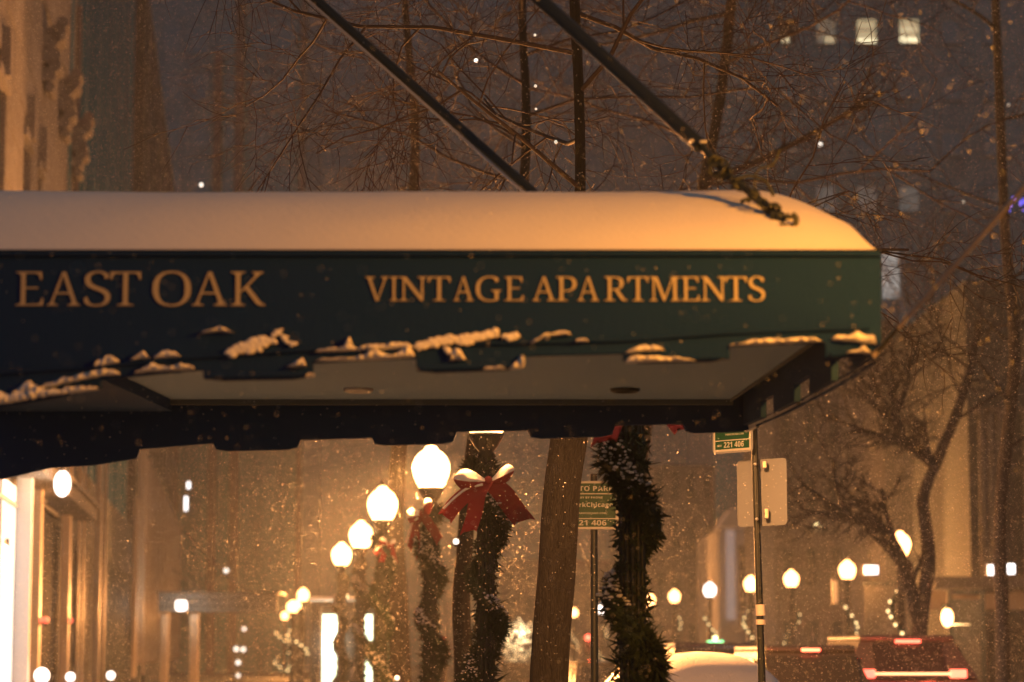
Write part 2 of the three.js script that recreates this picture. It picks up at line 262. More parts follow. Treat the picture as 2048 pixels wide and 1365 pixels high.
{ // the two tie rods and the cable
  const A = P(1066, 386, 12.5), B = P(632, 0, 12.8), dir = B.clone().sub(A);
  part(canopy, 'tie_rod', [rod(A.clone().addScaledVector(dir, -0.3), B.clone().addScaledVector(dir, 3), 0.026, 0.026, 14)], M.rod);
  part(canopy, 'tie_rod', [rod(A.clone().addScaledVector(dir, -0.3).add(V(-0.03, -0.016, 0.02)), B.clone().addScaledVector(dir, 3).add(V(-0.03, -0.016, 0.02)), 0.007)], M.brightMetal, 'thin bright rod clipped beside the back tie rod');
  const C = P(1402, 292, 10.95), D = P(1066, -14, 11.6), d2 = D.clone().sub(C);
  const r2 = part(canopy, 'tie_rod', [rod(C, D.clone().addScaledVector(d2, 3), 0.034, 0.034, 14)], M.rod);
  for (const px of [1382, 1405]) { const q = P(px, px < 1400 ? 285 : 287, 10.93); part(r2, 'rod_clip', rbox(px < 1400 ? 0.02 : 0.03, 0.014, 0.03, 0.004, q.x, q.y, -10.9), M.brightMetal); }
  const E = P(1574, 462, 10.36), way = [[1402, 292, 10.95], [1428, 322, 10.86], [1450, 345, 10.78], [1478, 368, 10.68], [1508, 392, 10.6], [1540, 415, 10.5], [1556, 435, 10.43], [1574, 462, 10.36]].map(a => P(...a));
  const bits = [tube(way, 0.016, 8, 60)];
  for (let i = 1; i < way.length; i++) { // turnbuckle eyes, shackles and knots
    const g = new THREE.TorusGeometry(0.026, 0.011, 8, 16); g.rotateX(rr(0, 3)).rotateY(rr(0, 3)); bits.push(g.translate(way[i].x, way[i].y, way[i].z)); bits.push(new THREE.IcosahedronGeometry(0.024, 1).scale(1, 1.2, 0.8).translate(way[i].x + rr(-0.012, 0.012), way[i].y + rr(-0.01, 0.01), way[i].z));
  }
  for (let k = 0; k < 26; k++) { const t = Math.pow(rnd(), 0.9) * 5, i = t | 0, q = way[i + 1].clone().lerp(way[Math.min(i + 2, way.length - 1)], t - i); const g = new THREE.TorusGeometry(rr(0.014, 0.03), rr(0.004, 0.009), 6, 12, rr(2.5, 6)); g.rotateX(rr(0, 3)).rotateY(rr(0, 3)); bits.push(g.translate(q.x + rr(-0.05, 0.055), q.y + rr(-0.03, 0.035), q.z)); }
  part(r2, 'turnbuckle', bits, M.iron);
  const hook = [[1560, 450], [1578, 458], [1591, 448], [1592, 436], [1584, 428]].map(([x, y]) => P(x, y, 10.34));
  part(r2, 'hook', [tube(hook, 0.013, 8, 24), new THREE.ConeGeometry(0.024, 0.07, 10).rotateX(Math.PI).translate(E.x, E.y - 0.008, E.z)], M.iron);
  part(r2, 'loose_wire', tube([[1548, 414], [1556, 412], [1562, 418]].map(([x, y]) => P(x, y, 10.42)), 0.008, 6, 10), M.iron);
  part(r2, 'loose_wire', [tube([[1508, 390], [1516, 340], [1545, 330], [1560, 300]].map(([x, y]) => P(x, y, 10.62)), 0.006, 6, 24), tube([[1470, 360], [1500, 352], [1530, 362], [1548, 392]].map(([x, y]) => P(x, y, 10.6)), 0.008, 6, 24)], M.iron);
  const cab = [[1748, 712, D1 - 0.02], [1800, 652, 9.86], [1924, 515, 9.4], [2048, 374, 9], [2500, -150, 7.6]].map(a => P(...a));
  const cable = thing('guy_cable', 'brown cable slanting from the canopy corner up to the right', 'cable', cab[0]);
  part(cable, 'strand', tube(cab, 0.010, 8, 60), mat(0.5, 0.44, 0.38, 0.6)); part(cable, 'sleeve', tube([cab[0], cab[1]], 0.009, 8, 10), M.iron);
}

// ---------------------------------------------------------------- street lamps
function makeLamp(label, group, m, cd, color = SODIUM, up = UP_SHARE) {
  const o = thing('street_lamp', label, 'street lamp', V(0, 0, 0), group);
  const fl = []; for (let k = 0; k < 12; k++) { const a = k / 12 * 2 * Math.PI; fl.push(cyl(0.017, 0.012, 2.55, 6).translate(0.062 * Math.cos(a), 1.9, 0.062 * Math.sin(a))); }
  mesh('base', lathe([[0, 0], [0.2, 0], [0.2, 0.12], [0.17, 0.16], [0.16, 0.5], [0.11, 0.56], [0.1, 0.64], [0.07, 0.7]], 16), M.iron, o);
  mesh('post', [cyl(0.066, 0.05, 2.6, 16).translate(0, 1.9, 0), ...fl], M.iron, o);
  mesh('fitter', lathe([[0.05, 3.16], [0.085, 3.18], [0.06, 3.22], [0.1, 3.27], [0.14, 3.34], [0.15, 3.372], [0, 3.372]], 20), M.iron, o);
  const g = mesh('globe', lathe([[0, 3.374], [0.13, 3.374], [0.16, 3.42], [0.195, 3.5], [0.21, 3.58], [0.205, 3.64], [0.175, 3.71], [0.13, 3.76], [0.085, 3.79], [0.06, 3.83], [0, 3.845]], 24), m, o);
  mesh('finial', lathe([[0, 3.846], [0.045, 3.846], [0.05, 3.862], [0.02, 3.88], [0.026, 3.905], [0, 3.94]], 12), M.iron, o);
  lampLight(o, color, cd * up, 0, 3.6, 0);                           // what leaves the globe all round
  if (up < 1) { const d = new THREE.SpotLight(color, cd * (1 - up), 0, Math.PI / 2 * 0.985, 0.2); d.position.set(0, 3.66, 0); d.target.position.set(0, 0, 0); d.castShadow = true; d.shadow.radius = 6; d.name = 'lamp_reflector_light'; o.add(d, d.target); }   // what its roof reflector throws down
  return o;
}
const lampSpot = (px, py) => { const q = P(px, py, 1), t = 2 / (q.y - EYE); return V(q.x * t, 0, q.z * t); };
const near = [
  ['street lamp standing out of view beside the road in front of the canopy', V(2.5, 0, -7.9)],
  ['lamp post wrapped in evergreen just behind the right part of the canopy', V(P(1264, 1000, 14).x, 0, -14)],
  ['lamp post with a big snowy red bow, its globe half hidden by the canopy edge', V(P(972, 1000, 20.6).x, 0, -20.6)],
  ['largest glowing lamp globe, just below the canopy edge left of the red bow', lampSpot(862, 935)],
  ['tall narrow looking lamp globe, second down the slanting row of four', lampSpot(765, 1008)],
  ['third glowing lamp globe down the slanting row of four', lampSpot(722, 1070)],
  ['lowest and smallest lamp globe of the slanting row of four', lampSpot(683, 1109)]];
const lamp0 = makeLamp(near[0][0], 'old style lamps along the near pavement', M.globe, 84, ROAD_LAMP, 1);
lamp0.position.copy(near[0][1]); lamp0.position.y = 0.2; mesh('plinth', box(0.5, 0.2, 0.5, 0, -0.102, 0), M.darkStone, lamp0);
const lamp1 = makeLamp(near[1][0], 'old style lamps along the near pavement', M.globe, 125), lamp3 = makeLamp(near[3][0], 'old style lamps along the near pavement', M.globe, NEAR_LAMP);
lamp3.position.copy(near[3][1]);
lamp1.position.copy(near[1][1]);
const nearLamps = near.map(([label, p], i) => i > 3 ? copy(lamp3, p, label) : i === 2 ? copy(lamp1, p, label) : [lamp0, lamp1, 0, lamp3][i]);
const farLeft = [[606, 1190, 'topmost'], [600, 1207, 'second'], [585, 1217, 'third and brightest'], [569, 1232, 'fourth'], [554, 1246, 'lowest and leftmost']];
let farProto;
farLeft.forEach(([px, py, w], i) => {
  const label = `${w} small lamp of the distant glowing cluster beside the far canopy`, p = lampSpot(px, py);
  if (i === 2) { const b = P(px, py, 88); p.set(b.x, 0, b.z); }
  if (!i) { farProto = makeLamp(label, 'distant lamps along the near pavement', M.globeFar, FAR_LAMP); farProto.position.copy(p); } else { const c = copy(farProto, p, label); if (i === 2) c.scale.y = 0.86; }
});
const rightRow = [[1800, 1088, 'lamp globe cut in two by the slanting tree trunk across the road'], [1695, 1140, 'lamp globe left of the white lit sign across the road'], [1583, 1158, 'lamp globe midway between the pole and the white lit sign'], [1502, 1168, 'lamp globe half hidden by the sign pole'],
  [1420, 1180, null], [1349, 1193, 'lamp globe left of the cool white one across the road'], [1300, 1200, 'lamp globe just right of the evergreen wrapped post'], [1148, 1226, 'lone lamp globe between the big trunk and the thin sign pole'], [1204, 1219, null]];
let rightProto, coolProto;
const rightSpots = rightRow.map(([px, py, label], i) => {
  const p = lampSpot(px, py);
  if (label) { if (!rightProto) { rightProto = makeLamp(label, 'old style lamps along the far pavement', M.globeFar, FAR_LAMP); rightProto.position.copy(p); } else copy(rightProto, p, label); }
  else if (!coolProto) { coolProto = makeLamp('cool white lamp globe among the orange ones across the road', 'cool white lamps along the far pavement', M.globeCool, 34, rgb(1, 0.82, 0.72)); coolProto.position.copy(p); }
  else copy(coolProto, p, 'pinkish white lamp globe peeping out left of the evergreen wrapped post');
  return p;
});

// ---------------------------------------------------------------- evergreen garlands and bows on the near posts
function makeGarland() {
  const o = thing('evergreen_garland', 'thick evergreen garland wound round the nearest lamp post', 'garland', V(0, 0, 0), 'evergreen garlands on the lamp posts');
  const p = [], n = [], snow = [], core = [];
  const H = y => { const a = y * 2 * Math.PI / 0.86 + 0.3 * Math.sin(y * 3) + 2.0, q = 0.115 + 0.02 * N(y * 2.5, 60); return V(q * Math.cos(a), y, q * Math.sin(a)); };
  for (let y = 0.55; y < 3.1; y += 0.03) core.push(H(y));
  for (let k = 0; k < 13000; k++) {
    const y = rr(0.5, 3.15), loose = k % 5 === 0, aa = rr(0, 6.28), c = loose ? V(0.07 * Math.cos(aa), y, 0.07 * Math.sin(aa)) : H(y), fat = (loose ? 0.7 : 0.85) + 0.75 * N(y * 4.2, 3) + 0.45 * N(y * 12, 8) + (rnd() < 0.05 ? 0.5 : 0);
    const dir = V(rr(-1, 1), rr(-0.9, 1), rr(-1, 1)).normalize(), len = rr(0.045, 0.115) * fat, w = rr(0.006, 0.013);
    const a = c.clone().addScaledVector(dir, 0.02), b = c.clone().addScaledVector(dir, 0.03 + len).add(V(0, -0.012, 0));
    const side = dir.clone().cross(V(rr(-1, 1), rr(-1, 1), rr(-1, 1))).normalize(), s2 = dir.clone().cross(side);
    for (const s of [side, s2]) { const q0 = a.clone().addScaledVector(s, w), q1 = a.clone().addScaledVector(s, -w), nn = dir.clone().cross(s); for (const q of [q0, q1, b]) { p.push(q.x, q.y, q.z); n.push(nn.x, nn.y, nn.z); } }
    if (!loose && dir.y > 0.15 && rnd() < 0.3 && N(y * 3.3, 40) > 0.14) { const g = new THREE.IcosahedronGeometry(rr(0.005, 0.013), 1).scale(rr(0.8, 1.6), rr(0.5, 0.9), 1.1); const q = c.clone().addScaledVector(dir, 0.04 + len * 0.55); snow.push(g.translate(q.x, q.y + 0.004, q.z)); }
  }
  const g = new THREE.BufferGeometry(); g.setAttribute('position', new THREE.Float32BufferAttribute(p, 3)); g.setAttribute('normal', new THREE.Float32BufferAttribute(n, 3)); g.setAttribute('uv', new THREE.Float32BufferAttribute(new Float32Array(p.length / 3 * 2), 2));
  mesh('foliage', g, M.needle, o); mesh('rope', tube(core, 0.05, 7, 120), M.needle, o); mesh('snow_dusting', snow, M.snowClump, o);
  return o;
}
const garland0 = makeGarland();
garland0.position.copy(nearLamps[1].position);
const gl = ['evergreen garland with snowy lumps on the post under the big red bow', 'thin evergreen garland on the post below the largest lamp globe', 'evergreen garland partly covering the lit white panel', 'far dim garland on the post right of the lit white panel', 'farthest dim garland above the lit white panel'];
[2, 3, 4, 5, 6].forEach((k, i) => { const c = copy(garland0, nearLamps[k].position, gl[i]); c.rotation.y = [2.4, 0.6, 3.6, 1.2, 5][i]; });

function ribbon(pts, width, thick = 0.005, n = 30, notch = 0) {
  const curve = new THREE.CatmullRomCurve3(pts), P0 = curve.getPoints(n), out = [];
  const side = (i) => (typeof width === 'function' ? width(i / n) : width);
  const f = (u, v) => { const i = Math.round(u * n), q = P0[i].clone(); const w = side(i), t = (v - 0.5); const back = notch && i === n ? -notch * (0.5 - Math.abs(t)) * 2 : 0; const T = curve.getTangent(Math.min(1, i / n)); return q.addScaledVector(w, t).addScaledVector(T, back); };
  out.push(grid(n, 6, f)); const N2 = pts[0].clone().sub(pts[pts.length - 1]).cross(side(0)).normalize();
  out.push(grid(n, 6, (u, v) => f(u, 1 - v).addScaledVector(N2, thick))); return out;
}
function makeBow(label, pos, scale) {
  const o = thing('red_bow', label, 'bow', pos, 'red ribbon bows on the lamp posts'); o.scale.setScalar(scale);
  const W = V(0.02, 0.05, 0.16);
  const lobe = (sx, tilt, len, k, v0, v1) => grid(28, 22, (u, v) => { const a = (v0 + (v1 - v0) * v) * 2 * Math.PI, w = Math.pow(Math.sin(Math.PI * Math.pow(u, 1.45)), 0.75), crease = 1 + 0.12 * N(u * 3, Math.cos(a) * 2, sx * 4) - 0.18 * (1 - u) * Math.abs(Math.sin(3 * a)), h = (0.018 * (1 - u) + 0.078 * w) * k * crease; return V(sx * (0.015 + len * u), tilt * len * u + h * Math.sin(a) + (k > 1 ? 0.006 : 0), 0.165 + 0.9 * h * Math.cos(a)); });
  const l1 = mesh('loop', lobe(-1, 0.08, 0.27, 1, 0, 1), M.ribbon, o), l2 = mesh('loop', lobe(1, 0.5, 0.2, 0.85, 0, 1), M.ribbon, o);
  mesh('knot', new THREE.SphereGeometry(0.04, 12, 8).scale(0.9, 1.1, 1).translate(0, 0.01, 0.17), M.ribbon, o);
  const tail = (pts, w) => ribbon(pts.map(a => V(...a)), w, 0.006, 24, 0.07);
  mesh('tail', tail([[-0.02, 0, 0.18], [-0.09, -0.12, 0.2], [-0.12, -0.27, 0.19], [-0.17, -0.42, 0.2]], V(0.13, 0.03, 0.05)), M.ribbon, o);
  mesh('tail', tail([[-0.03, 0, 0.16], [-0.16, -0.08, 0.17], [-0.27, -0.18, 0.15], [-0.36, -0.3, 0.16]], V(0.10, -0.08, 0.04)), M.ribbon, o);
  mesh('tail', tail([[0.02, 0, 0.17], [0.12, -0.09, 0.19], [0.2, -0.2, 0.17], [0.3, -0.33, 0.18]], V(0.17, 0.05, 0.04)), M.ribbon, o);
  mesh('snow_cap', lobe(-1, 0.08, 0.272, 1.1, -0.03, 0.5), M.snowClump, l1); mesh('snow_cap', lobe(1, 0.5, 0.203, 0.97, 0.0, 0.47), M.snowClump, l2);
  mesh('snow_edge', tube([V(-0.05, -0.02, 0.2), V(-0.17, -0.05, 0.2), V(-0.28, -0.13, 0.19), V(-0.37, -0.22, 0.19)], 0.011, 6, 20), M.snowClump, o);
  return o;
}
const bow = makeBow('big snow topped red bow below the canopy edge', V(nearLamps[2].position.x, P(975, 968, 20.6).y, nearLamps[2].position.z), 1.0);
bow.rotation.y = 0.12;
const bowAt = (i, py, label, sc, turn, droop = 0) => { const p = nearLamps[i].position.clone(), b = copy(bow, V(p.x, P(0, py, -p.z).y, p.z), label); b.scale.set(sc, sc * (1 + droop), sc); b.rotation.set(0, turn, -0.25 * turn); };
bowAt(1, 742, 'red bow whose tails show just under the canopy on the nearest post', 1.05, 0.1);
bowAt(3, 1032, 'drooping red bow on the post below the largest lamp globe', 0.8, -0.8, 0.35);
bowAt(4, 1090, 'dim red bow below the narrow lamp globe', 0.62, 0.9, 0.1);

// ---------------------------------------------------------------- string lights on the far posts
function makeString(label) {
  const o = thing('string_lights', label, 'string lights', V(0, 0, 0), 'string lights wound round the far lamp posts'), pts = [];
  for (let k = 0; k <= 40; k++) { const y = 0.7 + k * 0.055, a = y * 4.1; pts.push(V(0.17 * Math.cos(a), y, 0.17 * Math.sin(a))); }
  mesh('garland_rope', tube(pts, 0.05, 6, 80), M.needle, o);
  for (let k = 0; k < 13; k++) { const t = pts[3 + (k * 2.75 | 0)]; const c = t.clone().multiplyScalar(1.25).setY(t.y + rr(-0.03, 0.03)); mesh('bulb', ball(0.034, c.x + rr(-0.05, 0.05), c.y, c.z, 8), M.bulb, o); }
  return o;
}
const stringLabels = ['string lights on the post beside the slanting tree trunk', 'string lights below the globe left of the white lit sign', 'string lights on the post midway between the pole and the white lit sign', 'string lights close left of the sign pole', 'string lights on the post of the cool white globe', 'string lights on the post left of the cool white one', null, 'string lights below the lone globe near the big trunk', 'string lights left of the evergreen wrapped post'];
let str0;
stringLabels.forEach((label, i) => { if (!label) return; const p = rightSpots[i].clone(); if (!str0) { str0 = makeString(label); str0.position.copy(p); } else { const c = copy(str0, p, label); c.rotation.y = 0.7 + i * 1.9; c.position.y = rr(-0.15, 0.1); } });
farLeft.slice(0, 2).forEach(([px, py], i) => { const c = copy(str0, lampSpot(px - 8 + i * -24, py), ['string lights right of the distant lamp cluster', 'string lights under the distant lamp cluster'][i]); c.scale.set(1.7, 0.85, 1.7); c.rotation.y = 1 + i; });

// ---------------------------------------------------------------- bare trees
function makeTree(name, label, d, trunkPts, r0, r1, opt = {}) {
  const pts = trunkPts.map(([x, y, dd = d]) => P(x, y, dd)); pts.unshift(V(pts[0].x - (opt.lean ?? 0), 0, pts[0].z));
  const o = thing(name, label, 'tree', V(pts[0].x, 0, pts[0].z));
  const curve = new THREE.CatmullRomCurve3(pts), C = new Limbs();
  const frames = curve.computeFrenetFrames(90, false), spine = curve.getSpacedPoints(90), trunkG = grid(40, 90, (u, v) => {
    const i = Math.round(v * 90), a = u * 2 * Math.PI, up = spine[i].y, r0v = (opt.fork ? r0 * (1 - 0.3 * v) + (r1 * 1.2 - r0 * (1 - 0.3 * v)) * THREE.MathUtils.smoothstep(v, opt.fork, opt.fork + 0.16) : r0 + (r1 - r0) * Math.pow(v, opt.taper ?? 0.62)) + 0.07 * Math.max(0, 1 - up / 0.5);
    const ridge = 1 + 0.06 * N(Math.cos(a) * 4.5, up * 1.3, Math.sin(a) * 4.5) + 0.035 * N(Math.cos(a) * 11, up * 4, Math.sin(a) * 11) + 0.06 * N(up * 0.9, d);
    return spine[i].clone().add(V(Math.cos(a), 0, Math.sin(a)).multiplyScalar(r0v * ridge)); });
  const grow = (p, dir, len, r, level) => {
    const n = level > 2 ? 3 : 5, q = [p.clone()]; let v = dir.clone();
    for (let i = 0; i < n; i++) { v.add(V(rr(-1, 1), rr(-1, 1), rr(-1, 1)).multiplyScalar(opt.wander ?? 0.22)).add(V(0, opt.lift ? opt.lift[level] ?? 0 : 0, 0)).normalize(); q.push(q[i].clone().addScaledVector(v, len / n)); }
    C.path(q, r, r * (level > 2 ? 0.4 : 0.5), level < 1 ? 7 : level < 2 ? 5 : 3);
    if (level >= (opt.levels ?? 3)) return;
    const kids = (opt.kids ?? [6, 6, 5])[level] ?? 4;
    for (let k = 0; k < kids; k++) {
      const t = 0.25 + 0.75 * (k + rnd()) / kids, i = Math.min(n - 1, t * n | 0), at = q[i].clone().lerp(q[i + 1], t * n - i), along = q[i + 1].clone().sub(q[i]).normalize();
      const side = along.clone().cross(V(rr(-1, 1), rr(-1, 1), rr(-1, 1))).normalize();
      grow(at, along.multiplyScalar(0.65).addScaledVector(side, 0.75).normalize(), len * rr(0.42, 0.66), Math.max(0.0035, r * rr(0.38, 0.52)), level + 1);
    }
  };
  (opt.limbs ?? []).forEach(L => { const q = L.pts.map(([x, y, dd = d]) => P(x, y, dd)), c = new THREE.CatmullRomCurve3(q).getPoints(14); C.path(c, L.r, L.r1 ?? L.r * 0.4, 8); for (let k = 3; k < 14; k++) if (rnd() < 0.8) { const v = c[k].clone().sub(c[k - 1]).normalize().add(V(rr(-1, 1), rr(-0.4, 1), rr(-1, 1))).normalize(); grow(c[k], v, (L.len ?? 1.2) * rr(0.5, 1), L.r * 0.4, 1); } });
  const crownN = opt.crown ?? 14, h0 = opt.from ?? 0.45;
  for (let k = 0; k < crownN; k++) { const t = h0 + (1 - h0) * (k + 0.5) / crownN, p = curve.getPoint(t), a = k * 2.4 + rr(-0.4, 0.4), up = opt.up ?? 0.35; grow(p, V(Math.cos(a), up + rr(-0.25, 0.3), Math.sin(a) * 0.9).normalize(), (opt.len ?? 2.2) * rr(0.75, 1.15), Math.max(0.018, r1 * rr(0.35, 0.6)), 0); }
  part(o, 'trunk', trunkG, opt.bark ?? M.bark); part(o, 'crown', C.build(), opt.twig ?? M.twig);
  return o;
}
const t1 = makeTree('bare_tree', 'thick bare tree trunk between the red bow post and the parking sign', 17, [[1100, 1330], [1112, 1160], [1124, 980], [1140, 860], [1160, 420], [1158, 200], [1150, 20], [1140, -260], [1150, -520]], 0.140, 0.03, { fork: 0.4, len: 2.3, from: 0.5, crown: 10, up: 0.1, lift: [0.02, -0.05, -0.07, -0.05], wander: 0.26 });
const t2 = makeTree('bare_tree', 'slim bare tree trunk just left of the red bow post', 26, [[928, 1340], [922, 1200], [930, 1090], [945, 900], [1000, 600], [1046, 380], [1052, 200], [1045, 40], [1050, -200], [1070, -420]], 0.13, 0.026, { len: 2.8, from: 0.55, crown: 12, up: 0.1, lift: [0.02, -0.06, -0.06, -0.04], wander: 0.3 });
makeTree('bare_tree', 'blurred bare trunk right of the narrow lamp globe', 36, [[800, 1340], [796, 1200], [790, 1050], [800, 850], [820, 500], [830, 250], [810, 0], [820, -300]], 0.2, 0.03, { len: 3.2, from: 0.5, crown: 7, up: 0.15, lift: [0.02, -0.05, -0.05] });
const tr = makeTree('bare_tree', 'forked bare tree in front of the pale wall across the road', 45.5, [[1838, 1290], [1842, 1230], [1858, 1120], [1850, 1040], [1846, 1000], [1858, 960], [1874, 925], [1886, 895], [1905, 850], [1935, 760], [1960, 640]], 0.17, 0.07, { len: 3, from: 0.8, crown: 4, taper: 1, up: 0.4, bark: M.barkDark, twig: M.bark,
  limbs: [{ pts: [[1842, 1246], [1822, 1180], [1800, 1110], [1770, 1065], [1720, 1035], [1650, 1012]], r: 0.16, r1: 0.04, len: 1.2 }, { pts: [[1872, 930], [1838, 905], [1808, 885], [1796, 840], [1780, 780]], r: 0.13, len: 2 }, { pts: [[1868, 922], [1850, 905], [1830, 893]], r: 0.09, len: 1 }] });
makeTree('bare_tree', 'dark bare tree at the right edge before the lit shop front', 42, [[2006, 1330], [2004, 1200], [2000, 1090], [2004, 980], [2015, 880], [2030, 700], [2012, 480], [2000, 200], [1990, -100], [2000, -400]], 0.14, 0.06, { len: 2.6, from: 0.45, crown: 9, up: 0.5, bark: M.barkDark, twig: M.bark });
makeTree('bare_tree', 'bare tree spreading above the right end of the canopy', 34, [[1268, 1330], [1272, 1100], [1290, 860], [1350, 600], [1400, 400], [1440, 200], [1470, -60], [1500, -350]], 0.13, 0.06, { len: 2.9, from: 0.62, crown: 8, up: 0.2, lift: [0.02, -0.03, -0.05], limbs: [{ pts: [[1410, 360], [1500, 330], [1610, 275], [1690, 228], [1715, 205]], r: 0.06, r1: 0.02, len: 0.9 }] });
// tiny bulbs hung in the branches
[[952, 121, 4.5], [1070, 70, 3], [1071, 172, 3.2], [1072, 218, 2.6], [1112, 284, 4]].forEach(([x, y, r]) => part(t1, 'light_bulb', ball(r * 17 / F, ...P(x, y, 17 + (x % 7) * 0.1).toArray(), 8).scale(1, 1, 1), x === 952 ? M.bulbWhite : M.bulbTree));
[[1640, 288, 5], [402, 370, 4], [1927, 404, 3], [2018, 210, 2.4]].forEach(([x, y, r]) => part(tr, 'light_bulb', ball(r * 45 / F, ...P(x, y, 45).toArray(), 8), x < 1700 ? M.bulbWhite : M.bulbTree));
{ const o = thing('blue_lights', 'blue string lights hanging high at the right edge', 'string lights', P(2020, 410, 44)), pts = []; for (let k = 0; k <= 12; k++) pts.push(P(2000 + k * 6, 428 - k * 4 + 8 * Math.sin(k * 2.1), 44)); part(o, 'wire', tube(pts, 0.006, 5, 40), M.iron); for (let k = 0; k < 22; k++) part(o, 'bulb', ball(rr(0.02, 0.04), ...P(rr(2000, 2075), rr(392, 432) - 0, 44).toArray(), 6), M.bulbBlue); }

// ---------------------------------------------------------------- buildings
const streetThing = (name, label, category, group) => thing(name, label, category, V(0, 0, 0), group, TH);   // local x lateral, -z along the street
{ // pale stone building, top left, and the shop front below it
  const o = streetThing('stone_building', 'pale stone building with slit windows at the upper left', 'building'); o.position.copy(S(-0.42, 0, 0));
  const W = [[45.0, 46.9], [50.8, 52.6], [54.3, 55.6]], blocks = [0, 1, 2, 3].map(() => []);
  const wall = mesh('wall', [box(8, 5, 40, -8.3, 21.4, -46.2), box(8, 4.4, 40, -8.3, 7.1, -46.2), box(7.6, 9.6, 40, -8.4, 14.1, -46.2)], M.stoneWall, o);
  for (let r = 0; r < 9; r++) {
    const h = 9.35 + r * 1.06; let s = 30 + (r % 2) * 1.2;
    while (s < 66) {
      let e = Math.min(66.2, s + rr(2.0, 2.9)); const cut = h < 12.0 ? W.find(w => s < w[1] && e > w[0]) : null;
      if (cut && s >= cut[0]) { s = cut[1]; continue; } if (cut) e = cut[0];
      if (e - s > 0.15) mesh('stone_block', new THREE.BoxGeometry(0.42, 1.03, e - s - 0.03).translate(-4.2 + rr(-0.006, 0.006), h + 0.53, -(s + e) / 2), M.stone[rnd() * 4 | 0], wall);
      s = e;
    }
  }
  for (const [a, b] of W) {
    const w = mesh('window', [box(0.12, 2.8, 0.14, -4.06, 10.7, -a - 0.03), box(0.12, 2.8, 0.14, -4.06, 10.7, -b + 0.03), box(0.16, 0.18, b - a + 0.3, -4.0, 12.08, -(a + b) / 2)], M.stoneWall, o);
    mesh('pane', box(0.03, 2.9, b - a - 0.16, -4.36, 10.6, -(a + b) / 2), M.glass, w);
    mesh('keystone', extrude([[-0.2, -0.3], [0.2, -0.3], [0.32, 0.55], [-0.32, 0.55]], 0.16, 0.02).rotateY(Math.PI / 2).translate(-4.0, 12.4, -(a + b) / 2), M.stone[3], w);
  }
  for (const s of [55.5, 60.5, 65.5]) { // carved brackets
    const g = []; for (const [x, y, r] of [[0.12, 0.5, 0.24], [0.3, 0.62, 0.2], [0.18, 0.1, 0.2], [0.26, -0.12, 0.15], [0.12, -0.35, 0.16], [0.16, -0.62, 0.11], [0.4, 0.85, 0.14]]) g.push(cyl(r, r, 0.9, 14).rotateX(Math.PI / 2).translate(-3.99 + x, 14.6 + y, -s));
    mesh('bracket', g, M.stone[1], o);
  }
  mesh('sill_course', box(0.5, 0.2, 12, -4.2, 15.95, -60), M.stone[0], o);
  mesh('drainpipe', cyl(0.07, 0.07, 9.5, 10).translate(-3.9, 13.8, -65.6), M.stone[2], o);
}
{ // shop front at the lower left
  const o = streetThing('shop_front', 'tall dark shop front with polished orange lit pillars at the left edge', 'building');
  mesh('wall', box(6, 6.6, 75, -7.3, 3.3, -75), M.darkStone, o);
  for (const [s, w, l] of [[50.2, 0.25, 0.5], [59.8, 0.19, 0.5], [65.4, 0.06, 0.2], [67.8, 0.04, 0.2], [73.5, 0.17, 0.35], [77.8, 0.10, 0.3], [101, 0.17, 0.5], [112, 0.12, 0.4]]) {
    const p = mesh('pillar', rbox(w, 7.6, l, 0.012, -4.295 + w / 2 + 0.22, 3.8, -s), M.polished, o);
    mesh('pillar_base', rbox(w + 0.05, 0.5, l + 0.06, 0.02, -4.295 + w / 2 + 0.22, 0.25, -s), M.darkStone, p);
  }
  for (const [a, b] of [[48, 50], [50.5, 59.5], [60.1, 65.2], [68, 73.2], [78.1, 100.6]]) mesh('window', box(0.04, 4.3, b - a, -4.2, 2.35, -(a + b) / 2), M.shopGlass, o);
  const lit = mesh('lit_window', box(0.06, 4.5, 5.6, -4.05, 2.3, -43.6), M.shopLight, o);
  mesh('mullion', [box(0.05, 4.6, 0.12, -4.0, 2.3, -43.2), box(0.05, 0.08, 5.6, -4.0, 4.2, -43.6)], M.plate, lit);
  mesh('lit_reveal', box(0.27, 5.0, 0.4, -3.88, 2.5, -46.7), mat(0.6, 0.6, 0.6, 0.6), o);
  const sof = mesh('ledge', [box(0.75, 0.28, 18.5, -3.8, 4.87, -53), box(0.85, 0.08, 18.6, -3.75, 5.05, -53)], M.pale, o);
  mesh('ledge_rail', box(0.05, 0.1, 18.5, -4.14, 4.68, -53), M.iron, sof);
  for (const s of [56, 62]) mesh('sprinkler', ball(0.06, -4.0, 4.68, -s + 9, 8), M.brightMetal, sof);
}
{ // lamps on the shop front
  const lamp = (px, py, d, r, cd, color, m, label) => { const q = P(px, py, d), o = thing('wall_lamp', label, 'lamp', q); mesh('globe', new THREE.SphereGeometry(r, 16, 12).scale(0.8, 1.25, 0.8), m, o); mesh('bracket', [box(0.06, 0.08, 0.3, 0, r * 1.35, -0.1), box(0.12, 0.2, 0.03, 0, r * 1.3, -0.26)], M.iron, o); lampLight(o, color, cd, 0, 0, 0); return o; };
  lamp(124, 968, 45.8, 0.19, 15, rgb(1, 0.62, 0.32), M.globeCool, 'bright white wall lamp under the shop front ledge at the left');
  lamp(4, 1116, 43.5, 0.19, 12, rgb(1, 0.9, 0.8), M.globeCool, 'white globe lamp cut by the left edge of the picture');
  lamp(1895, 1236, 58, 0.17, 8, rgb(1, 0.6, 0.2), M.globe, 'broad glowing wall lamp above a pale ledge across the road');
}
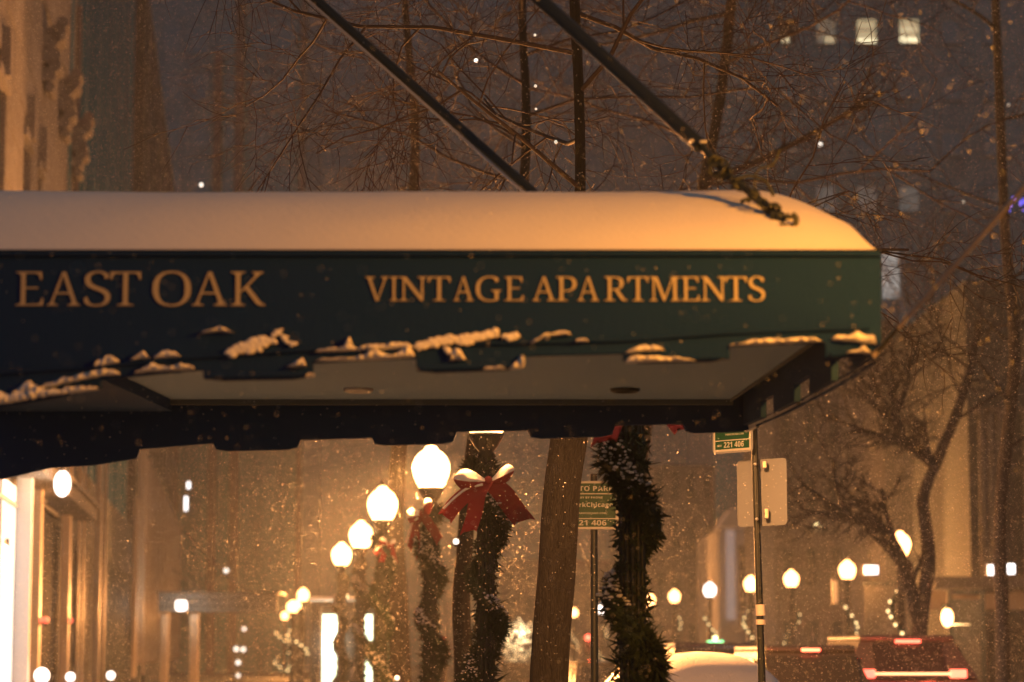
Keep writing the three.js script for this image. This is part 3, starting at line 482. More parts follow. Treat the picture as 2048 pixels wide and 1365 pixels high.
{ // dark block behind, left
  const o = streetThing('dark_building', 'dark tall building with pale ribs behind the left end of the canopy roof', 'building');
  mesh('wall', box(9, 44, 40, -9.2, 22, -82), M.towerDark, o);
  for (let k = 0; k < 7; k++) mesh('rib', box(0.35, 43, 0.7, -4.55, 22, -64 - k * 6), M.towerDark, o);
  for (let r = 0; r < 8; r++) for (let k = 0; k < 6; k++) mesh('window', box(0.06, 2.2, 2.6, -4.69, 9.5 + r * 3.6, -67 - k * 6), M.towerPane, o);
  const q = streetThing('brown_building', 'brown building with vertical fins beyond the dark shop front', 'building');
  mesh('wall', box(9, 30, 90, -8.6, 15, -149), M.darkStone, q);
  for (let k = 0; k < 12; k++) mesh('fin', box(0.3, 9, 0.5, -3.95, 5.5, -106 - k * 6.2), M.polished, q);
  for (let r = 0; r < 6; r++) for (let k = 0; k < 11; k++) mesh('window', box(0.06, 2.1, 2.8, -4.07, 12 + r * 3.1, -109 - k * 6.2), M.glass, q);
  for (const [px, y0, y1, d] of [[377, 965, 978, 126], [372, 994, 1022, 126]]) { const s = thing('lit_sign', y0 < 970 ? 'tiny upper white lit sign on the brown building' : 'narrow white lit sign hanging on the brown building', 'sign', P(px, (y0 + y1) / 2, d)); const h = (y1 - y0) / F * d; mesh('box', rbox(0.2, h + 0.04, 0.14, 0.02), M.iron, s); mesh('face', box(0.15, h, 0.02, 0, 0, 0.075), M.white, s); }
}
{ // tall tower far ahead with two pale pilasters
  const d = 175, o = thing('distant_tower', 'dim distant tower with two pale pilasters above the left half of the canopy', 'building', V(P(500, 1300, d).x, 0, -d));
  const x0 = P(250, 0, d).x, x1 = P(615, 0, d).x; part(o, 'wall', box(x1 - x0, 70, 16, (x0 + x1) / 2, 35, -d - 8), M.towerDark);
  for (const [a, b, top] of [[432, 447, 110], [474, 490, -300], [604, 614, -300]]) { const u = P(a, 0, d).x, v = P(b, 0, d).x, hy = P(0, top, d).y; part(o, 'pilaster', box(v - u, hy, 0.8, (u + v) / 2, hy / 2, -d + 0.4), M.pale); }
  for (let r = 0; r < 9; r++) for (const px of [290, 345, 400, 460, 525, 570]) { const q = P(px, 80 + r * 95, d); part(o, 'window', box(1.1, 1.9, 0.1, q.x, q.y, -d + 0.05), M.towerPane); }
}
{ // dark tower on the right with a row of lit windows
  const d = 150, o = thing('dark_tower', 'dark tower at the upper right with a row of four lit windows', 'building', V(P(1800, 1300, d).x, 0, -d)), x0 = P(1420, 0, d).x, x1 = P(2500, 0, d).x;
  part(o, 'wall', box(x1 - x0, 90, 20, (x0 + x1) / 2, 45, -d - 10), M.towerDark);
  const warm = glow(0.62, 0.46, 0.24), hot = glow(1.9, 1.6, 0.95), dim = glow(0.10, 0.085, 0.055), grey = glow(0.055, 0.06, 0.055), lampy = glow(0.95, 0.75, 0.42), cool = glow(0.33, 0.32, 0.30);
  const win = (px, y0, y1, m, w = 39) => { const a = P(px - w / 2, y0, d), b = P(px + w / 2, y1, d), W = b.x - a.x, H = a.y - b.y, cx = (a.x + b.x) / 2, cy = (a.y + b.y) / 2; const f = part(o, 'window', [box(W + 0.2, 0.12, 0.3, cx, b.y - 0.06, -d + 0.15), box(W + 0.2, 0.1, 0.2, cx, a.y + 0.05, -d + 0.1), box(0.1, H, 0.2, a.x - 0.05, cy, -d + 0.1), box(0.1, H, 0.2, b.x + 0.05, cy, -d + 0.1)], M.towerDark); part(f, 'pane', box(W, H, 0.06, cx, cy, -d + 0.03), m); return [f, W, H, cx, cy, b.y]; };
  for (let r = -1; r < 8; r++) for (let k = 0; k < 9; k++) {
    const px = [1490, 1574, 1652, 1733, 1818, 1903, 1988, 2073, 2158][k], y = 63 + r * 112 + (r === 3 ? 1 : 0);
    if (y > 950) continue;
    if (r === 0 && k === 3) { const [f, W, H, cx, cy, b] = win(px, 40, 88, warm); part(f, 'bright_sill', box(W, H * 0.2, 0.03, cx, b + H * 0.1, -d + 0.078), hot); part(f, 'blind', box(W, 0.06, 0.03, cx, cy + 0.1, -d + 0.08), M.trim); }
    else if (r === 0 && k === 4) { const [f, W, H, cx, cy, b] = win(px, 40, 87, warm); part(f, 'bright_sill', box(W, H * 0.25, 0.03, cx, b + H * 0.125, -d + 0.078), hot); part(f, 'blind', box(W, 0.16, 0.03, cx, cy + 0.12, -d + 0.08), lampy); }
    else if (r === 0 && k === 1) { const [f, W, H, cx, cy, b] = win(px, 40, 88, M.glass); part(f, 'table_lamp', box(0.42, 0.42, 0.03, cx - 0.1, b + 0.28, -d + 0.08), lampy); }
    else if (r === 0 && k === 2) { const [f, W, H, cx, cy, b] = win(px, 40, 88, dim); part(f, 'table_lamp', box(0.6, 0.4, 0.03, cx + 0.2, b + 0.25, -d + 0.08), warm); }
    else if (r === 3 && k > 1 && k < 5) win(px, y - 26, y + 24, grey);
    else win(px, y - 24, y + 24, M.towerPane);
  }
  const q0 = P(1762, 503, d), q1 = P(1800, 596, d), f = part(o, 'tall_window', [box(0.26, P(0, 503, d).y - P(0, 622, d).y, 0.3, q1.x + 0.1, (P(0, 503, d).y + P(0, 622, d).y) / 2, -d + 0.2), box(q1.x - q0.x, 0.08, 0.2, (q0.x + q1.x) / 2, q0.y + 0.04, -d + 0.15)], mat(0.7, 0.7, 0.68, 0.8), 'tall pale window just right of the canopy end'); part(f, 'pane', box(q1.x - q0.x, q0.y - q1.y, 0.1, (q0.x + q1.x) / 2, (q0.y + q1.y) / 2, -d + 0.12), cool);
}
{ // far buildings that close the street
  const far = (name, label, px0, px1, top, d, m, depth = 15) => { const a = P(px0, top, d), b = P(px1, top, d), o = thing(name, label, 'building', V((a.x + b.x) / 2, 0, -d)); part(o, 'wall', box(b.x - a.x, a.y, depth, (a.x + b.x) / 2, a.y / 2, -d - depth / 2), m); return [o, a, b]; };
  const wins = ([o, a, b], cols, rows, d, fw, fh, y0, m) => { const W = b.x - a.x; for (let r = 0; r < rows; r++) for (let c = 0; c < cols; c++) { const x = a.x + W * (c + 0.5) / cols, y = a.y - y0 - r * fh * 1.9; if (y - fh / 2 < 0.5) continue; part(o, 'window', box(W / cols * fw, fh, 0.12, x, y, -d + 0.06), m ?? M.glass); } };
  let q = far('pale_wall_building', 'plain pale wall rising behind the forked tree', 1786, 1928, 700, 92, M.pale); part(q[0], 'string_course', box(q[2].x - q[1].x, 0.12, 0.1, (q[1].x + q[2].x) / 2, P(0, 955, 92).y, -91.95), M.stoneWall);
  q = far('brick_building', 'brown building behind the lamps right of the sign pole', 1545, 1784, 640, 112, M.brown); wins(q, 5, 12, 112, 0.4, 1.7, 1.5);
  part(q[0], 'wall_light', ball(0.12, ...P(1635, 1052, 111.8).toArray(), 10), M.bulb);
  q = far('corner_building', 'hazy pale building with a cool lit corner left of the sign pole', 1437, 1506, 1058, 128, mat(0.5, 0.5, 0.52, 0.9)); part(q[0], 'gable', extrude([[q[1].x - 0.1, q[1].y], [q[2].x + 0.1, q[1].y], [q[2].x - 0.3, q[1].y + 1.0], [q[1].x + 0.5, q[1].y + 0.9]], 4).translate(0, 0.003, -130), M.snowClump);
  part(q[0], 'lit_corner', box(0.42, P(0, 1062, 128).y - P(0, 1240, 128).y, 0.2, P(1449, 0, 128).x, (P(0, 1062, 128).y + P(0, 1240, 128).y) / 2, -127.9), glow(0.13, 0.14, 0.16)); part(q[0], 'lit_window', box(0.6, 0.75, 0.2, P(1491, 0, 128).x, P(0, 1075, 128).y, -127.9), glow(0.13, 0.14, 0.16));
  for (let k = 0; k < 6; k++) part(q[0], 'window', box(0.5, 0.6, 0.1, P(1475, 0, 128).x, P(0, 1105 + k * 27, 128).y, -127.94), M.glass);
  q = far('hazy_building', 'hazy brown building between the evergreen wrapped post and the sign pole', 1240, 1430, 930, 150, M.brown); wins(q, 6, 8, 150, 0.45, 1.6, 1.2);
  q = far('hazy_building', 'faint tall building rising in the haze above the lamps on the right', 1400, 1560, 560, 190, M.towerDark); wins(q, 6, 18, 190, 0.4, 1.7, 2, M.towerPane);
  q = far('hazy_building', 'dim wide building far behind the bare trees above the canopy', 590, 1440, -420, 250, M.towerDark); wins(q, 12, 22, 250, 0.45, 1.8, 2, M.towerPane);
  q = far('hazy_building', 'faint building closing the street beyond the red bow', 1000, 1235, 1120, 230, M.brown); wins(q, 6, 4, 230, 0.4, 1.6, 1.2);
  q = far('ribbed_building', 'dark ribbed building above the lit shop at the right edge', 1930, 2300, 560, 66, M.darkStone);
  for (const px of [1945, 1962, 1980, 2032, 2060]) part(q[0], 'fluted_column', [cyl(0.13, 0.11, 4.6, 14).translate(P(px, 0, 65.7).x, P(0, 1000, 65.7).y, -65.7), box(0.34, 0.16, 0.3, P(px, 0, 65.7).x, P(0, 1000, 65.7).y + 2.35, -65.7), box(0.34, 0.16, 0.3, P(px, 0, 65.7).x, P(0, 1000, 65.7).y - 2.35, -65.7)], M.pale);
  part(q[0], 'ledge', box(6, 0.3, 1.0, P(2070, 0, 65).x, P(0, 1166, 65).y, -65.4), M.pale); part(q[0], 'shop_band', box(6, 0.5, 0.1, P(2070, 0, 65).x, P(0, 1200, 65).y, -65.9), M.polished);
  for (const [a, b] of [[1945, 1972], [1985, 2030], [2040, 2080]]) part(q[0], 'shop_window', box((b - a) / F * 66, 1.6, 0.1, P((a + b) / 2, 0, 66).x, 1.4, -65.94), M.glass);
  const board = thing('pale_hoarding', 'flat pale hoarding left of the slanting tree trunk', 'hoarding', V(P(1757, 0, 64).x, 0, -64)); part(board, 'panel', box(1.05, P(0, 1172, 64).y, 0.08, P(1750, 0, 64).x, P(0, 1172, 64).y / 2, -64), M.pale); part(board, 'cap', box(1.15, 0.08, 0.14, P(1750, 0, 64).x, P(0, 1172, 64).y + 0.043, -64), M.darkStone);
  const door = thing('door_surround', 'dark glazed entrance below the broad wall lamp', 'entrance', V(P(1902, 0, 60).x, 0, -60)); part(door, 'frame', [box(0.1, 2.9, 0.12, P(1874, 0, 60).x, 1.45, -60), box(0.1, 2.9, 0.12, P(1938, 0, 60).x, 1.45, -60), box(0.9, 0.12, 0.16, P(1906, 0, 60).x, 2.96, -60)], M.darkStone); part(door, 'glass_pane', box(0.68, 2.8, 0.04, P(1906, 0, 60).x, 1.4, -60.02), M.pale); part(door, 'ledge', box(0.4, 0.04, 0.25, P(1898, 0, 58).x, P(0, 1250, 58).y, -58.2), M.snowClump);
}
{ // lit signs and lights across the road
  const sign = (label, px, py, w, h, d, m) => { const q = P(px, py, d), o = thing('lit_sign', label, 'sign', q), W = w / F * d, H = h / F * d; mesh('box', rbox(W + 0.06, H + 0.06, 0.12, 0.02), M.iron, o); mesh('face', box(W, H, 0.02, 0, 0, 0.07), m, o); mesh('bracket', [rod(V(0, H / 2, 0), V(0, H / 2 + 0.4, -0.1), 0.02)], M.iron, o); return o; };
  sign('white lit sign right of a lamp globe across the road', 1742, 1141, 27, 17, 66, M.white);
  sign('white lit sign just left of the dark tree at the right edge', 1982, 1141, 13, 20, 60, M.white);
  sign('jagged white lit sign right of the dark tree at the right edge', 2013, 1139, 32, 20, 60, M.white);
  sign('grey hanging banner between two lamps across the road', 1671, 1185, 8, 45, 72, mat(0.7, 0.7, 0.72, 0.7));
  const far = thing('entrance_canopy', 'distant patterned canopy held by a slanting rod', 'canopy', V(P(455, 0, 105).x, 0, -105)), y0 = P(0, 1225, 105).y, y1 = P(0, 1188, 105).y, a = P(338, 0, 105).x, b = P(568, 0, 105).x;
  part(far, 'fascia', box(b - a, y1 - y0, 0.3, (a + b) / 2, (y0 + y1) / 2, -105), M.darkStone); part(far, 'roof', box(b - a + 0.2, 0.08, 3.2, (a + b) / 2, y1 + 0.043, -106.4), M.iron); part(far, 'trim', [box(b - a, 0.05, 0.06, (a + b) / 2, y1 - 0.1, -104.82), box(b - a, 0.05, 0.06, (a + b) / 2, y0 + 0.08, -104.82), box(b - a, 0.04, 0.05, (a + b) / 2, (y0 + y1) / 2, -104.82)], M.trim);
  part(far, 'tie_rod', [rod(P(492, 1187, 105), P(372, 1068, 106), 0.03), rod(P(425, 1196, 104), P(345, 1140, 104), 0.02)], M.iron);
  for (const [px, w] of [[350, 14], [405, 12], [413, 5]]) part(far, 'column', box(w / F * 105, y0, 0.3, P(px, 0, 105.4).x, y0 / 2 - 0.004, -105.5), M.polished);
  const l = thing('box_lamp', 'white box lamp under the corner of the distant canopy', 'lamp', P(362, 1212, 103.5)); mesh('globe', rbox(0.42, 0.4, 0.4, 0.08), M.globeCool, l); mesh('shelf', box(1.0, 0.06, 0.5, 0, -0.26, 0), M.trim, l); lampLight(l, rgb(1, 0.8, 0.6), 9, 0, 0, 0);
  const spot = (px, py, d, r, m, label) => { const o = thing('small_light', label, 'light', P(px, py, d)); mesh('bulb', new THREE.SphereGeometry(r, 10, 8), m, o); mesh('holder', cyl(r * 0.5, r * 0.6, r * 0.8, 8).translate(0, -r * 1.3, 0), M.iron, o); };
  spot(452, 1142, 104.6, 0.1, M.bulbWhite, 'tiny bright light on the slanting rod of the distant canopy');
  [[472, 1299, 0.1, 'left one of the two joined white lights under the distant canopy'], [486, 1300, 0.1, 'right one of the two joined white lights under the distant canopy'], [476, 1326, 0.1, 'middle white light below the distant canopy'], [476, 1352, 0.08, 'lowest white light below the distant canopy'], [488, 1259, 0.08, 'small faint light just under the distant canopy']].forEach(([x, y, r, t]) => spot(x, y, 103, r, M.bulbWhite, t));
  [[83, 1352, 46, 0.14, 'wide low white light at the foot of the first orange pillar'], [140, 1355, 56, 0.10, 'low white light at the foot of the second orange pillar'], [221, 1352, 70, 0.11, 'low white light at the foot of the thin right pillar']].forEach(([x, y, d, r, t]) => spot(x, y, d, r, M.globeCool, t));
  [[78, 1241, 49.4, 0.07, 'left red light on the first orange pillar'], [91, 1241, 49.4, 0.07, 'right red light on the first orange pillar'], [141, 1242, 58, 0.06, 'small red light on the second orange pillar']].forEach(([x, y, d, r, t]) => spot(x, y, d, r, M.redDim, t));
  spot(691, 1188, 58, 0.05, M.bulb, 'tiny bulb above the lit white panel'); spot(694, 1195, 57.6, 0.04, M.bulb, 'tiny second bulb above the lit white panel'); spot(794, 1357, 33, 0.03, M.bulbWhite, 'tiny white light low between two wrapped posts');
  spot(912, 1084, 24, 0.03, M.bulbWhite, 'tiny white light left of the big red bow');
}
{ // lit advertising panels behind the posts
  const d = 58, o = thing('advert_shelter', 'dark framed shelter with glowing white green panels at the lower middle left', 'shelter', V(P(700, 0, d).x, 0, -d)), x = p => P(p, 0, d).x, Y = p => P(0, p, d).y;
  part(o, 'frame', [box(0.22, Y(1216), 0.2, x(643), Y(1216) / 2, -d), box(0.35, Y(1216), 0.2, x(716), Y(1216) / 2, -d), box(0.2, Y(1216), 0.2, x(765), Y(1216) / 2, -d), box(x(772) - x(633), 0.14, 0.26, x(703), Y(1216) + 0.073, -d)], M.iron);
  part(o, 'snow_cover', rbox(x(775) - x(630), 0.1, 0.5, 0.04, x(703), Y(1216) + 0.197, -d), M.snowClump);
  const l1 = part(o, 'lit_panel', box(x(698) - x(657), 1.9, 0.06, (x(657) + x(698)) / 2, Y(1230) - 0.95, -d + 0.02), M.panelLight), l2 = part(o, 'lit_panel', box(x(753) - x(733), 1.9, 0.06, (x(733) + x(753)) / 2, Y(1230) - 0.95, -d + 0.02), M.panelLight);
  const pl = new THREE.PointLight(rgb(0.9, 1, 0.75), 6); pl.position.set(x(680) - o.position.x, Y(1290), 0.2); pl.shadow.radius = 10; pl.castShadow = true; pl.name = 'lamp_light'; o.add(pl);
}
{ // shrub hung with warm lights
  const d = 78, c = P(1040, 1300, d), o = thing('lit_shrub', 'bare shrub covered in warm fairy lights between two tree trunks', 'shrub', V(c.x, 0, -d)), L = new Limbs(), B = [];
  for (const px of [1010, 1022, 1032, 1042, 1052, 1064]) { const top = P(px + rr(-8, 8), px === 1032 ? 1232 : rr(1240, 1262), d), b = V(c.x + (px - 1040) * 0.006, 0.6, -d); L.path([b, b.clone().lerp(top, 0.5).add(V(rr(-0.1, 0.1), 0, rr(-0.2, 0.2))), top], 0.025, 0.008, 5); for (let k = 0; k < 34; k++) { const q = b.clone().lerp(top, rr(0.35, 1)).add(V(rr(-0.14, 0.14), rr(-0.05, 0.05), rr(-0.3, 0.3))); L.seg(q, q.clone().add(V(rr(-0.1, 0.1), -0.08, 0)), 0.005, 0.003, 3); B.push(ball(rr(0.016, 0.03), q.x, q.y, q.z, 6)); } }
  part(o, 'branches', L.build(), M.twig); const b = part(o, 'fairy_lights', B, glow(1.5, 1.05, 0.48)); b.userData.kind = 'stuff';
  part(o, 'planter', rbox(1.3, 1.25, 0.9, 0.04, c.x + 0.1, 0.63, -d), M.pale); lampLight(o, rgb(1, 0.7, 0.35), 8, 0, 2.1, 0.4);
}
{ // traffic signals
  const signal = (px, py, d, label) => { const q = P(px, py, d), o = thing('traffic_signal', label, 'traffic light', V(q.x, 0, -d)); mesh('post', cyl(0.05, 0.05, q.y - 0.5, 10).translate(0.0, (q.y - 0.5) / 2, -0.1), M.iron, o); mesh('housing', rbox(0.3, 0.9, 0.2, 0.03, 0, q.y - 0.28, -0.05), M.iron, o); mesh('red_lens', new THREE.SphereGeometry(0.1, 14, 10).scale(1, 1, 0.4).translate(0, q.y, 0.06), M.red, o); for (const k of [1, 2]) mesh('dark_lens', new THREE.SphereGeometry(0.1, 14, 10).scale(1, 1, 0.4).translate(0, q.y - 0.28 * k, 0.05), M.glass, o); lampLight(o, rgb(1, 0.06, 0.03), 5, 0.06, q.y, 0.45); };
  signal(878, 1290, 48, 'red traffic light glowing left of the slim tree trunk'); signal(1176, 1276, 95, 'small red traffic light beside the thin sign pole');
}

// ---------------------------------------------------------------- parking signs and the sign pole
function signFace(full) {
  const c = document.createElement('canvas'); c.width = 512; c.height = 512; const g = c.getContext('2d');
  g.fillStyle = '#e9e6dd'; g.fillRect(0, 0, 512, 512); g.fillStyle = '#0c5a3c'; g.fillRect(22, 22, 468, 468);
  g.fillStyle = '#e9e6dd'; g.textAlign = 'center'; g.font = 'bold 74px sans-serif'; g.fillText('PAY TO PARK', 256, 104, 440);
  g.fillRect(22, 128, 468, 12); g.fillRect(22, 396, 468, 10); g.font = 'bold 30px sans-serif'; g.fillText('PAY BY PHONE', 280, 186, 260); g.fillRect(60, 206, 40, 96);
  g.font = 'bold 66px sans-serif'; g.fillText('ParkChicago', 292, 276, 360); g.font = 'bold 26px sans-serif'; g.fillText('PARKCHICAGO.COM', 290, 352, 320);
  g.textAlign = 'left'; g.font = 'bold 26px sans-serif'; g.fillText('ZONE', 44, 460); g.font = 'bold 78px sans-serif'; g.fillText('221 406', 138, 474, 320);
  const t = new THREE.CanvasTexture(c); t.colorSpace = THREE.SRGBColorSpace; return t;
}
const faceMat = new THREE.MeshStandardMaterial({ map: signFace(), roughness: 0.6, color: rgb(0.5, 0.55, 0.6) });
function roundedPlate(w, h, r, t) { const s = new THREE.Shape(); s.moveTo(-w / 2 + r, -h / 2); s.lineTo(w / 2 - r, -h / 2); s.quadraticCurveTo(w / 2, -h / 2, w / 2, -h / 2 + r); s.lineTo(w / 2, h / 2 - r); s.quadraticCurveTo(w / 2, h / 2, w / 2 - r, h / 2); s.lineTo(-w / 2 + r, h / 2); s.quadraticCurveTo(-w / 2, h / 2, -w / 2, h / 2 - r); s.lineTo(-w / 2, -h / 2 + r); s.quadraticCurveTo(-w / 2, -h / 2, -w / 2 + r, -h / 2); return new THREE.ExtrudeGeometry(s, { depth: t, bevelEnabled: false, curveSegments: 6 }); }
{
  const d = 19, q = P(1175, 1011, d), o = thing('parking_sign', 'green and white parking sign on a thin dark pole left of the wrapped post', 'sign', V(P(1184, 0, d).x, 0, -d));
  mesh('pole', cyl(0.032, 0.028, q.y + 0.24, 10).translate(0, (q.y + 0.24) / 2, -0.035), M.iron, o);
  const W = 0.475, H = 0.37, x = q.x - o.position.x; mesh('plate', roundedPlate(W, H, 0.012, 0.004).translate(x, q.y, 0), M.plate, o); mesh('face', new THREE.PlaneGeometry(W - 0.008, H - 0.008).translate(x, q.y, 0.008), faceMat, o);
}
{
  const d = 17, top = P(1508, 846, d), o = thing('sign_pole', 'leaning sign pole with two blank plates and a green sign right of centre', 'sign', V(P(1527, 1400, d).x, 0, -d)), b = V(P(1527, 1365, d).x, 0, 0);
  const pole = part(o, 'pole', [rod(V(P(1532, 1365, d).x, 0, -d), top, 0.03, 0.022, 10), rod(V(P(1534, 1365, d).x, 0, -d + 0.03), top.clone().add(V(0.006, 0, 0.028)), 0.008, 0.008, 6)], M.iron);
  const yaw = -0.80, place = (g, px, py, dz = 0, roll = 0) => { const q = P(px, py, d); return g.rotateZ(roll).rotateY(yaw).translate(q.x, q.y, -d - 0.05 + dz); };
  const W = 0.44, H = 0.455, back = part(o, 'back_plate', place(roundedPlate(W, H, 0.035, 0.004), 1526, 985), M.plate, 'large blank metal back of a sign turned half away');
  part(back, 'bolt', [ball(0.012, ...P(1511, 929, 16.93).toArray()), ball(0.012, ...P(1514, 1039, 16.93).toArray())], M.brightMetal);
  part(pole, 'bracket', [rbox(0.03, 0.05, 0.04, 0.006, P(1529, 930, 16.95).x, P(1529, 930, 16.95).y, -16.95), rbox(0.03, 0.07, 0.04, 0.006, P(1533, 1028, 16.95).x, P(1533, 1028, 16.95).y, -16.95)], M.brightMetal);
  const g1 = part(o, 'green_sign', place(roundedPlate(0.36, 0.37, 0.03, 0.004), 1466, 852, 0.04), M.plate, 'green and white plate reading 221 406'); part(g1, 'face', place(new THREE.PlaneGeometry(0.335, 0.345).translate(0, 0, 0.008), 1466, 852, 0.04), faceMat);
  part(pole, 'sticker', [rod(P(1521, 1210, 16.99), P(1522, 1232, 16.99), 0.033, 0.033, 12), rod(P(1522, 1240, 16.99), P(1522, 1250, 16.99), 0.033, 0.033, 12)], mat(0.6, 0.56, 0.52, 0.7));
  part(pole, 'snow_cap', new THREE.SphereGeometry(0.035, 10, 8).scale(1.1, 0.5, 1.1).translate(top.x, top.y + 0.012, top.z), M.snowClump);
}

// ---------------------------------------------------------------- vehicles
function makeCar(name, label, category, pos, turn, o2) {
  const o = thing(name, label, category, pos, o2.group, turn), { L, W, H, paint } = o2, hb = H * (o2.belt ?? 0.56), z = t => L * (0.5 - t);     // front towards -z, tail towards +z
  const lower = extrude([[-L / 2, 0.32], [-L / 2 + 0.05, hb * 0.92], [-L * 0.36, hb], [L * 0.3, hb * 1.02], [L / 2 - 0.08, hb * 0.9], [L / 2, 0.34], [L / 2 - 0.1, 0.22], [-L / 2 + 0.1, 0.22]], W - 0.12, 0.06).translate(0, 0, -(W - 0.12) / 2).rotateY(Math.PI / 2);
  mesh('body', lower, paint, o);
  const [f0, f1, r1, r0] = o2.cabin, cab = (w0, w1, y0, y1, inset) => { const a = [[-f0 * L, y0, w0], [-f1 * L, y1, w1], [r1 * L, y1, w1], [r0 * L, y0, w0]]; const p = []; const q = (i, s) => V(s * a[i][2] / 2, a[i][1], a[i][0]); const tri = (...v) => v.forEach(c => p.push(c.x, c.y, c.z)); const quad = (A, B, C, D) => { tri(A, B, C); tri(A, C, D); };
    quad(q(0, -1), q(0, 1), q(1, 1), q(1, -1)); quad(q(1, -1), q(1, 1), q(2, 1), q(2, -1)); quad(q(2, -1), q(2, 1), q(3, 1), q(3, -1)); quad(q(0, -1), q(1, -1), q(2, -1), q(3, -1)); quad(q(0, 1), q(3, 1), q(2, 1), q(1, 1)); const g = new THREE.BufferGeometry(); g.setAttribute('position', new THREE.Float32BufferAttribute(p, 3)); g.setAttribute('uv', new THREE.Float32BufferAttribute(new Float32Array(p.length / 3 * 2), 2)); g.computeVertexNormals(); return g; };
  const ang = (w, y) => y;
  mesh('cabin', cab(W - 0.1, W * (o2.top ?? 0.74), hb - 0.02, H - 0.07, 0), paint, o);
  mesh('roof', rbox(W * ((o2.top ?? 0.74) + 0.02), 0.1, (f1 + r1) * L + 0.1, 0.045, 0, H - 0.05, (r1 - f1) * L / 2), paint, o);
  const zr = (r0 + r1) / 2 * L, slope = Math.atan2((r0 - r1) * L, H - 0.07 - hb), zf = -(f0 + f1) / 2 * L, sf = Math.atan2((f0 - f1) * L, H - 0.07 - hb), hg = (H - hb) * 0.72;
  mesh('rear_window', rbox(W * (o2.glass ?? 0.68), hg / Math.cos(slope), 0.03, 0.012).rotateX(-slope).translate(0, (hb + H) / 2 - 0.03, zr + 0.012), M.carGlass, o);
  mesh('windscreen', rbox(W * 0.7, hg / Math.cos(sf), 0.03, 0.012).rotateX(sf).translate(0, (hb + H) / 2 - 0.03, zf - 0.012), M.carGlass, o);
  const tilt = Math.atan2(W * 0.13 - 0.05, H - 0.07 - hb);
  for (const s of [-1, 1]) for (const [a, b] of [[-f1 * 0.95, -0.02], [0.01, r1 * 0.9]]) mesh('side_window', rbox(0.03, hg * 0.95, (b - a) * L, 0.012).rotateZ(s * tilt).translate(s * (W * 0.435 - 0.02), (hb + H) / 2 - 0.03, (a + b) / 2 * L), M.carGlass, o);
  for (const s of [-1, 1]) for (const t of [-0.31, 0.3]) { const w = mesh('wheel', new THREE.TorusGeometry(0.24, 0.09, 10, 24).rotateY(Math.PI / 2).translate(s * (W / 2 - 0.1), 0.33, t * L), M.rubber, o); mesh('rim', cyl(0.19, 0.19, 0.12, 16).rotateZ(Math.PI / 2).translate(s * (W / 2 - 0.08), 0.33, t * L), M.brightMetal, w); }
  for (const s of [-1, 1]) mesh('mirror', rbox(0.18, 0.12, 0.09, 0.03, s * (W / 2 + 0.02), hb + 0.1, -f1 * L * 1.1), paint, o);
  const lampM = o2.tail ?? M.redDim; for (const s of [-1, 1]) mesh('tail_lamp', rbox(0.24, 0.12, 0.05, 0.02, s * (o2.tailX ?? W / 2 - 0.2), hb * (o2.tailY ?? 0.86), L / 2 + 0.02), lampM, o);
  if (o2.bar) mesh('light_bar', rbox(2 * o2.tailX - 0.2, 0.035, 0.03, 0.01, 0, hb * o2.tailY, L / 2 + 0.035), glow(3.2, 1.35, 0.6), o);
  if (o2.brake) mesh('brake_lamp', rbox(o2.brake, 0.045, 0.04, 0.012, 0, o2.brakeY ?? H - 0.1, r1 * L + 0.1), M.red, o);
  mesh('bumper', rbox(W - 0.06, 0.2, 0.12, 0.05, 0, 0.42, L / 2 + 0.02), M.rubber, o);
  mesh('plate', box(0.34, 0.14, 0.02, 0, hb * 0.72, L / 2 + 0.05), M.plate, o);
  return o;
}
const carPos = (px, d, L) => { const q = P(px, 1300, d); return V(q.x - sT * L / 2, -0.126, -d - L / 2); };
{ // the snowed-in car
  const L = 4.5, W = 1.8, H = 1.5, o = makeCar('parked_car', 'parked car buried under smooth snow at the bottom of the picture', 'car', carPos(1448, 24, L), TH * 0.6, { L, W, H, paint: M.paintGrey, cabin: [0.30, 0.12, 0.3, 0.47] });
  const hw = 0.86, roofY = 1.69;
  mesh('snow_cover', grid(60, 60, (u, v) => { const x = (2 * u - 1), z = 2 * v - 1, r = Math.pow(Math.pow(Math.abs(x), 3.2) + Math.pow(Math.abs(z), 6), 1 / 1.0), h = Math.pow(Math.max(0, 1 - Math.pow(Math.abs(x), 3.3)), 0.62) * Math.pow(Math.max(0, 1 - Math.pow(Math.abs(z), 7)), 0.5); return V(x * hw * (1 + 0.14 * (1 - h)), 0.92 + (roofY - 0.92 + 0.03 * x + 0.018 * N(x * 2.2, z * 2)) * h, 0.45 + z * 1.62 * (1 + 0.05 * (1 - h))); }), M.snowOld, o).userData.label = 'deep rounded snow over the roof and windows';
  mesh('snow_cover', grid(30, 24, (u, v) => { const x = 2 * u - 1, z = 2 * v - 1, h = Math.pow(Math.max(0, 1 - x * x * x * x), 0.5) * Math.pow(Math.max(0, 1 - Math.pow(Math.abs(z), 6)), 0.5); return V(x * 0.88, 0.84 + 0.14 * h, -1.55 + z * 0.65); }), M.snow, o);
  mesh('wiper', tube([V(-0.62, 1.52, 2.0), V(-0.56, 1.5, 2.06), V(-0.52, 1.46, 2.09)], 0.012, 6, 10), M.iron, o);
}
makeCar('sport_utility_car', 'grey sport utility car with glowing red tail lights at the lower right', 'car', carPos(1846, 35, 4.6), TH * 0.4, { L: 4.6, W: 1.98, H: 1.93, belt: 0.7, top: 0.66, glass: 0.5, paint: M.paintSuv, cabin: [0.28, 0.14, 0.42, 0.485], tail: M.red, tailY: 1.03, tailX: 0.64, bar: true, brake: 0.36, brakeY: 1.84 });
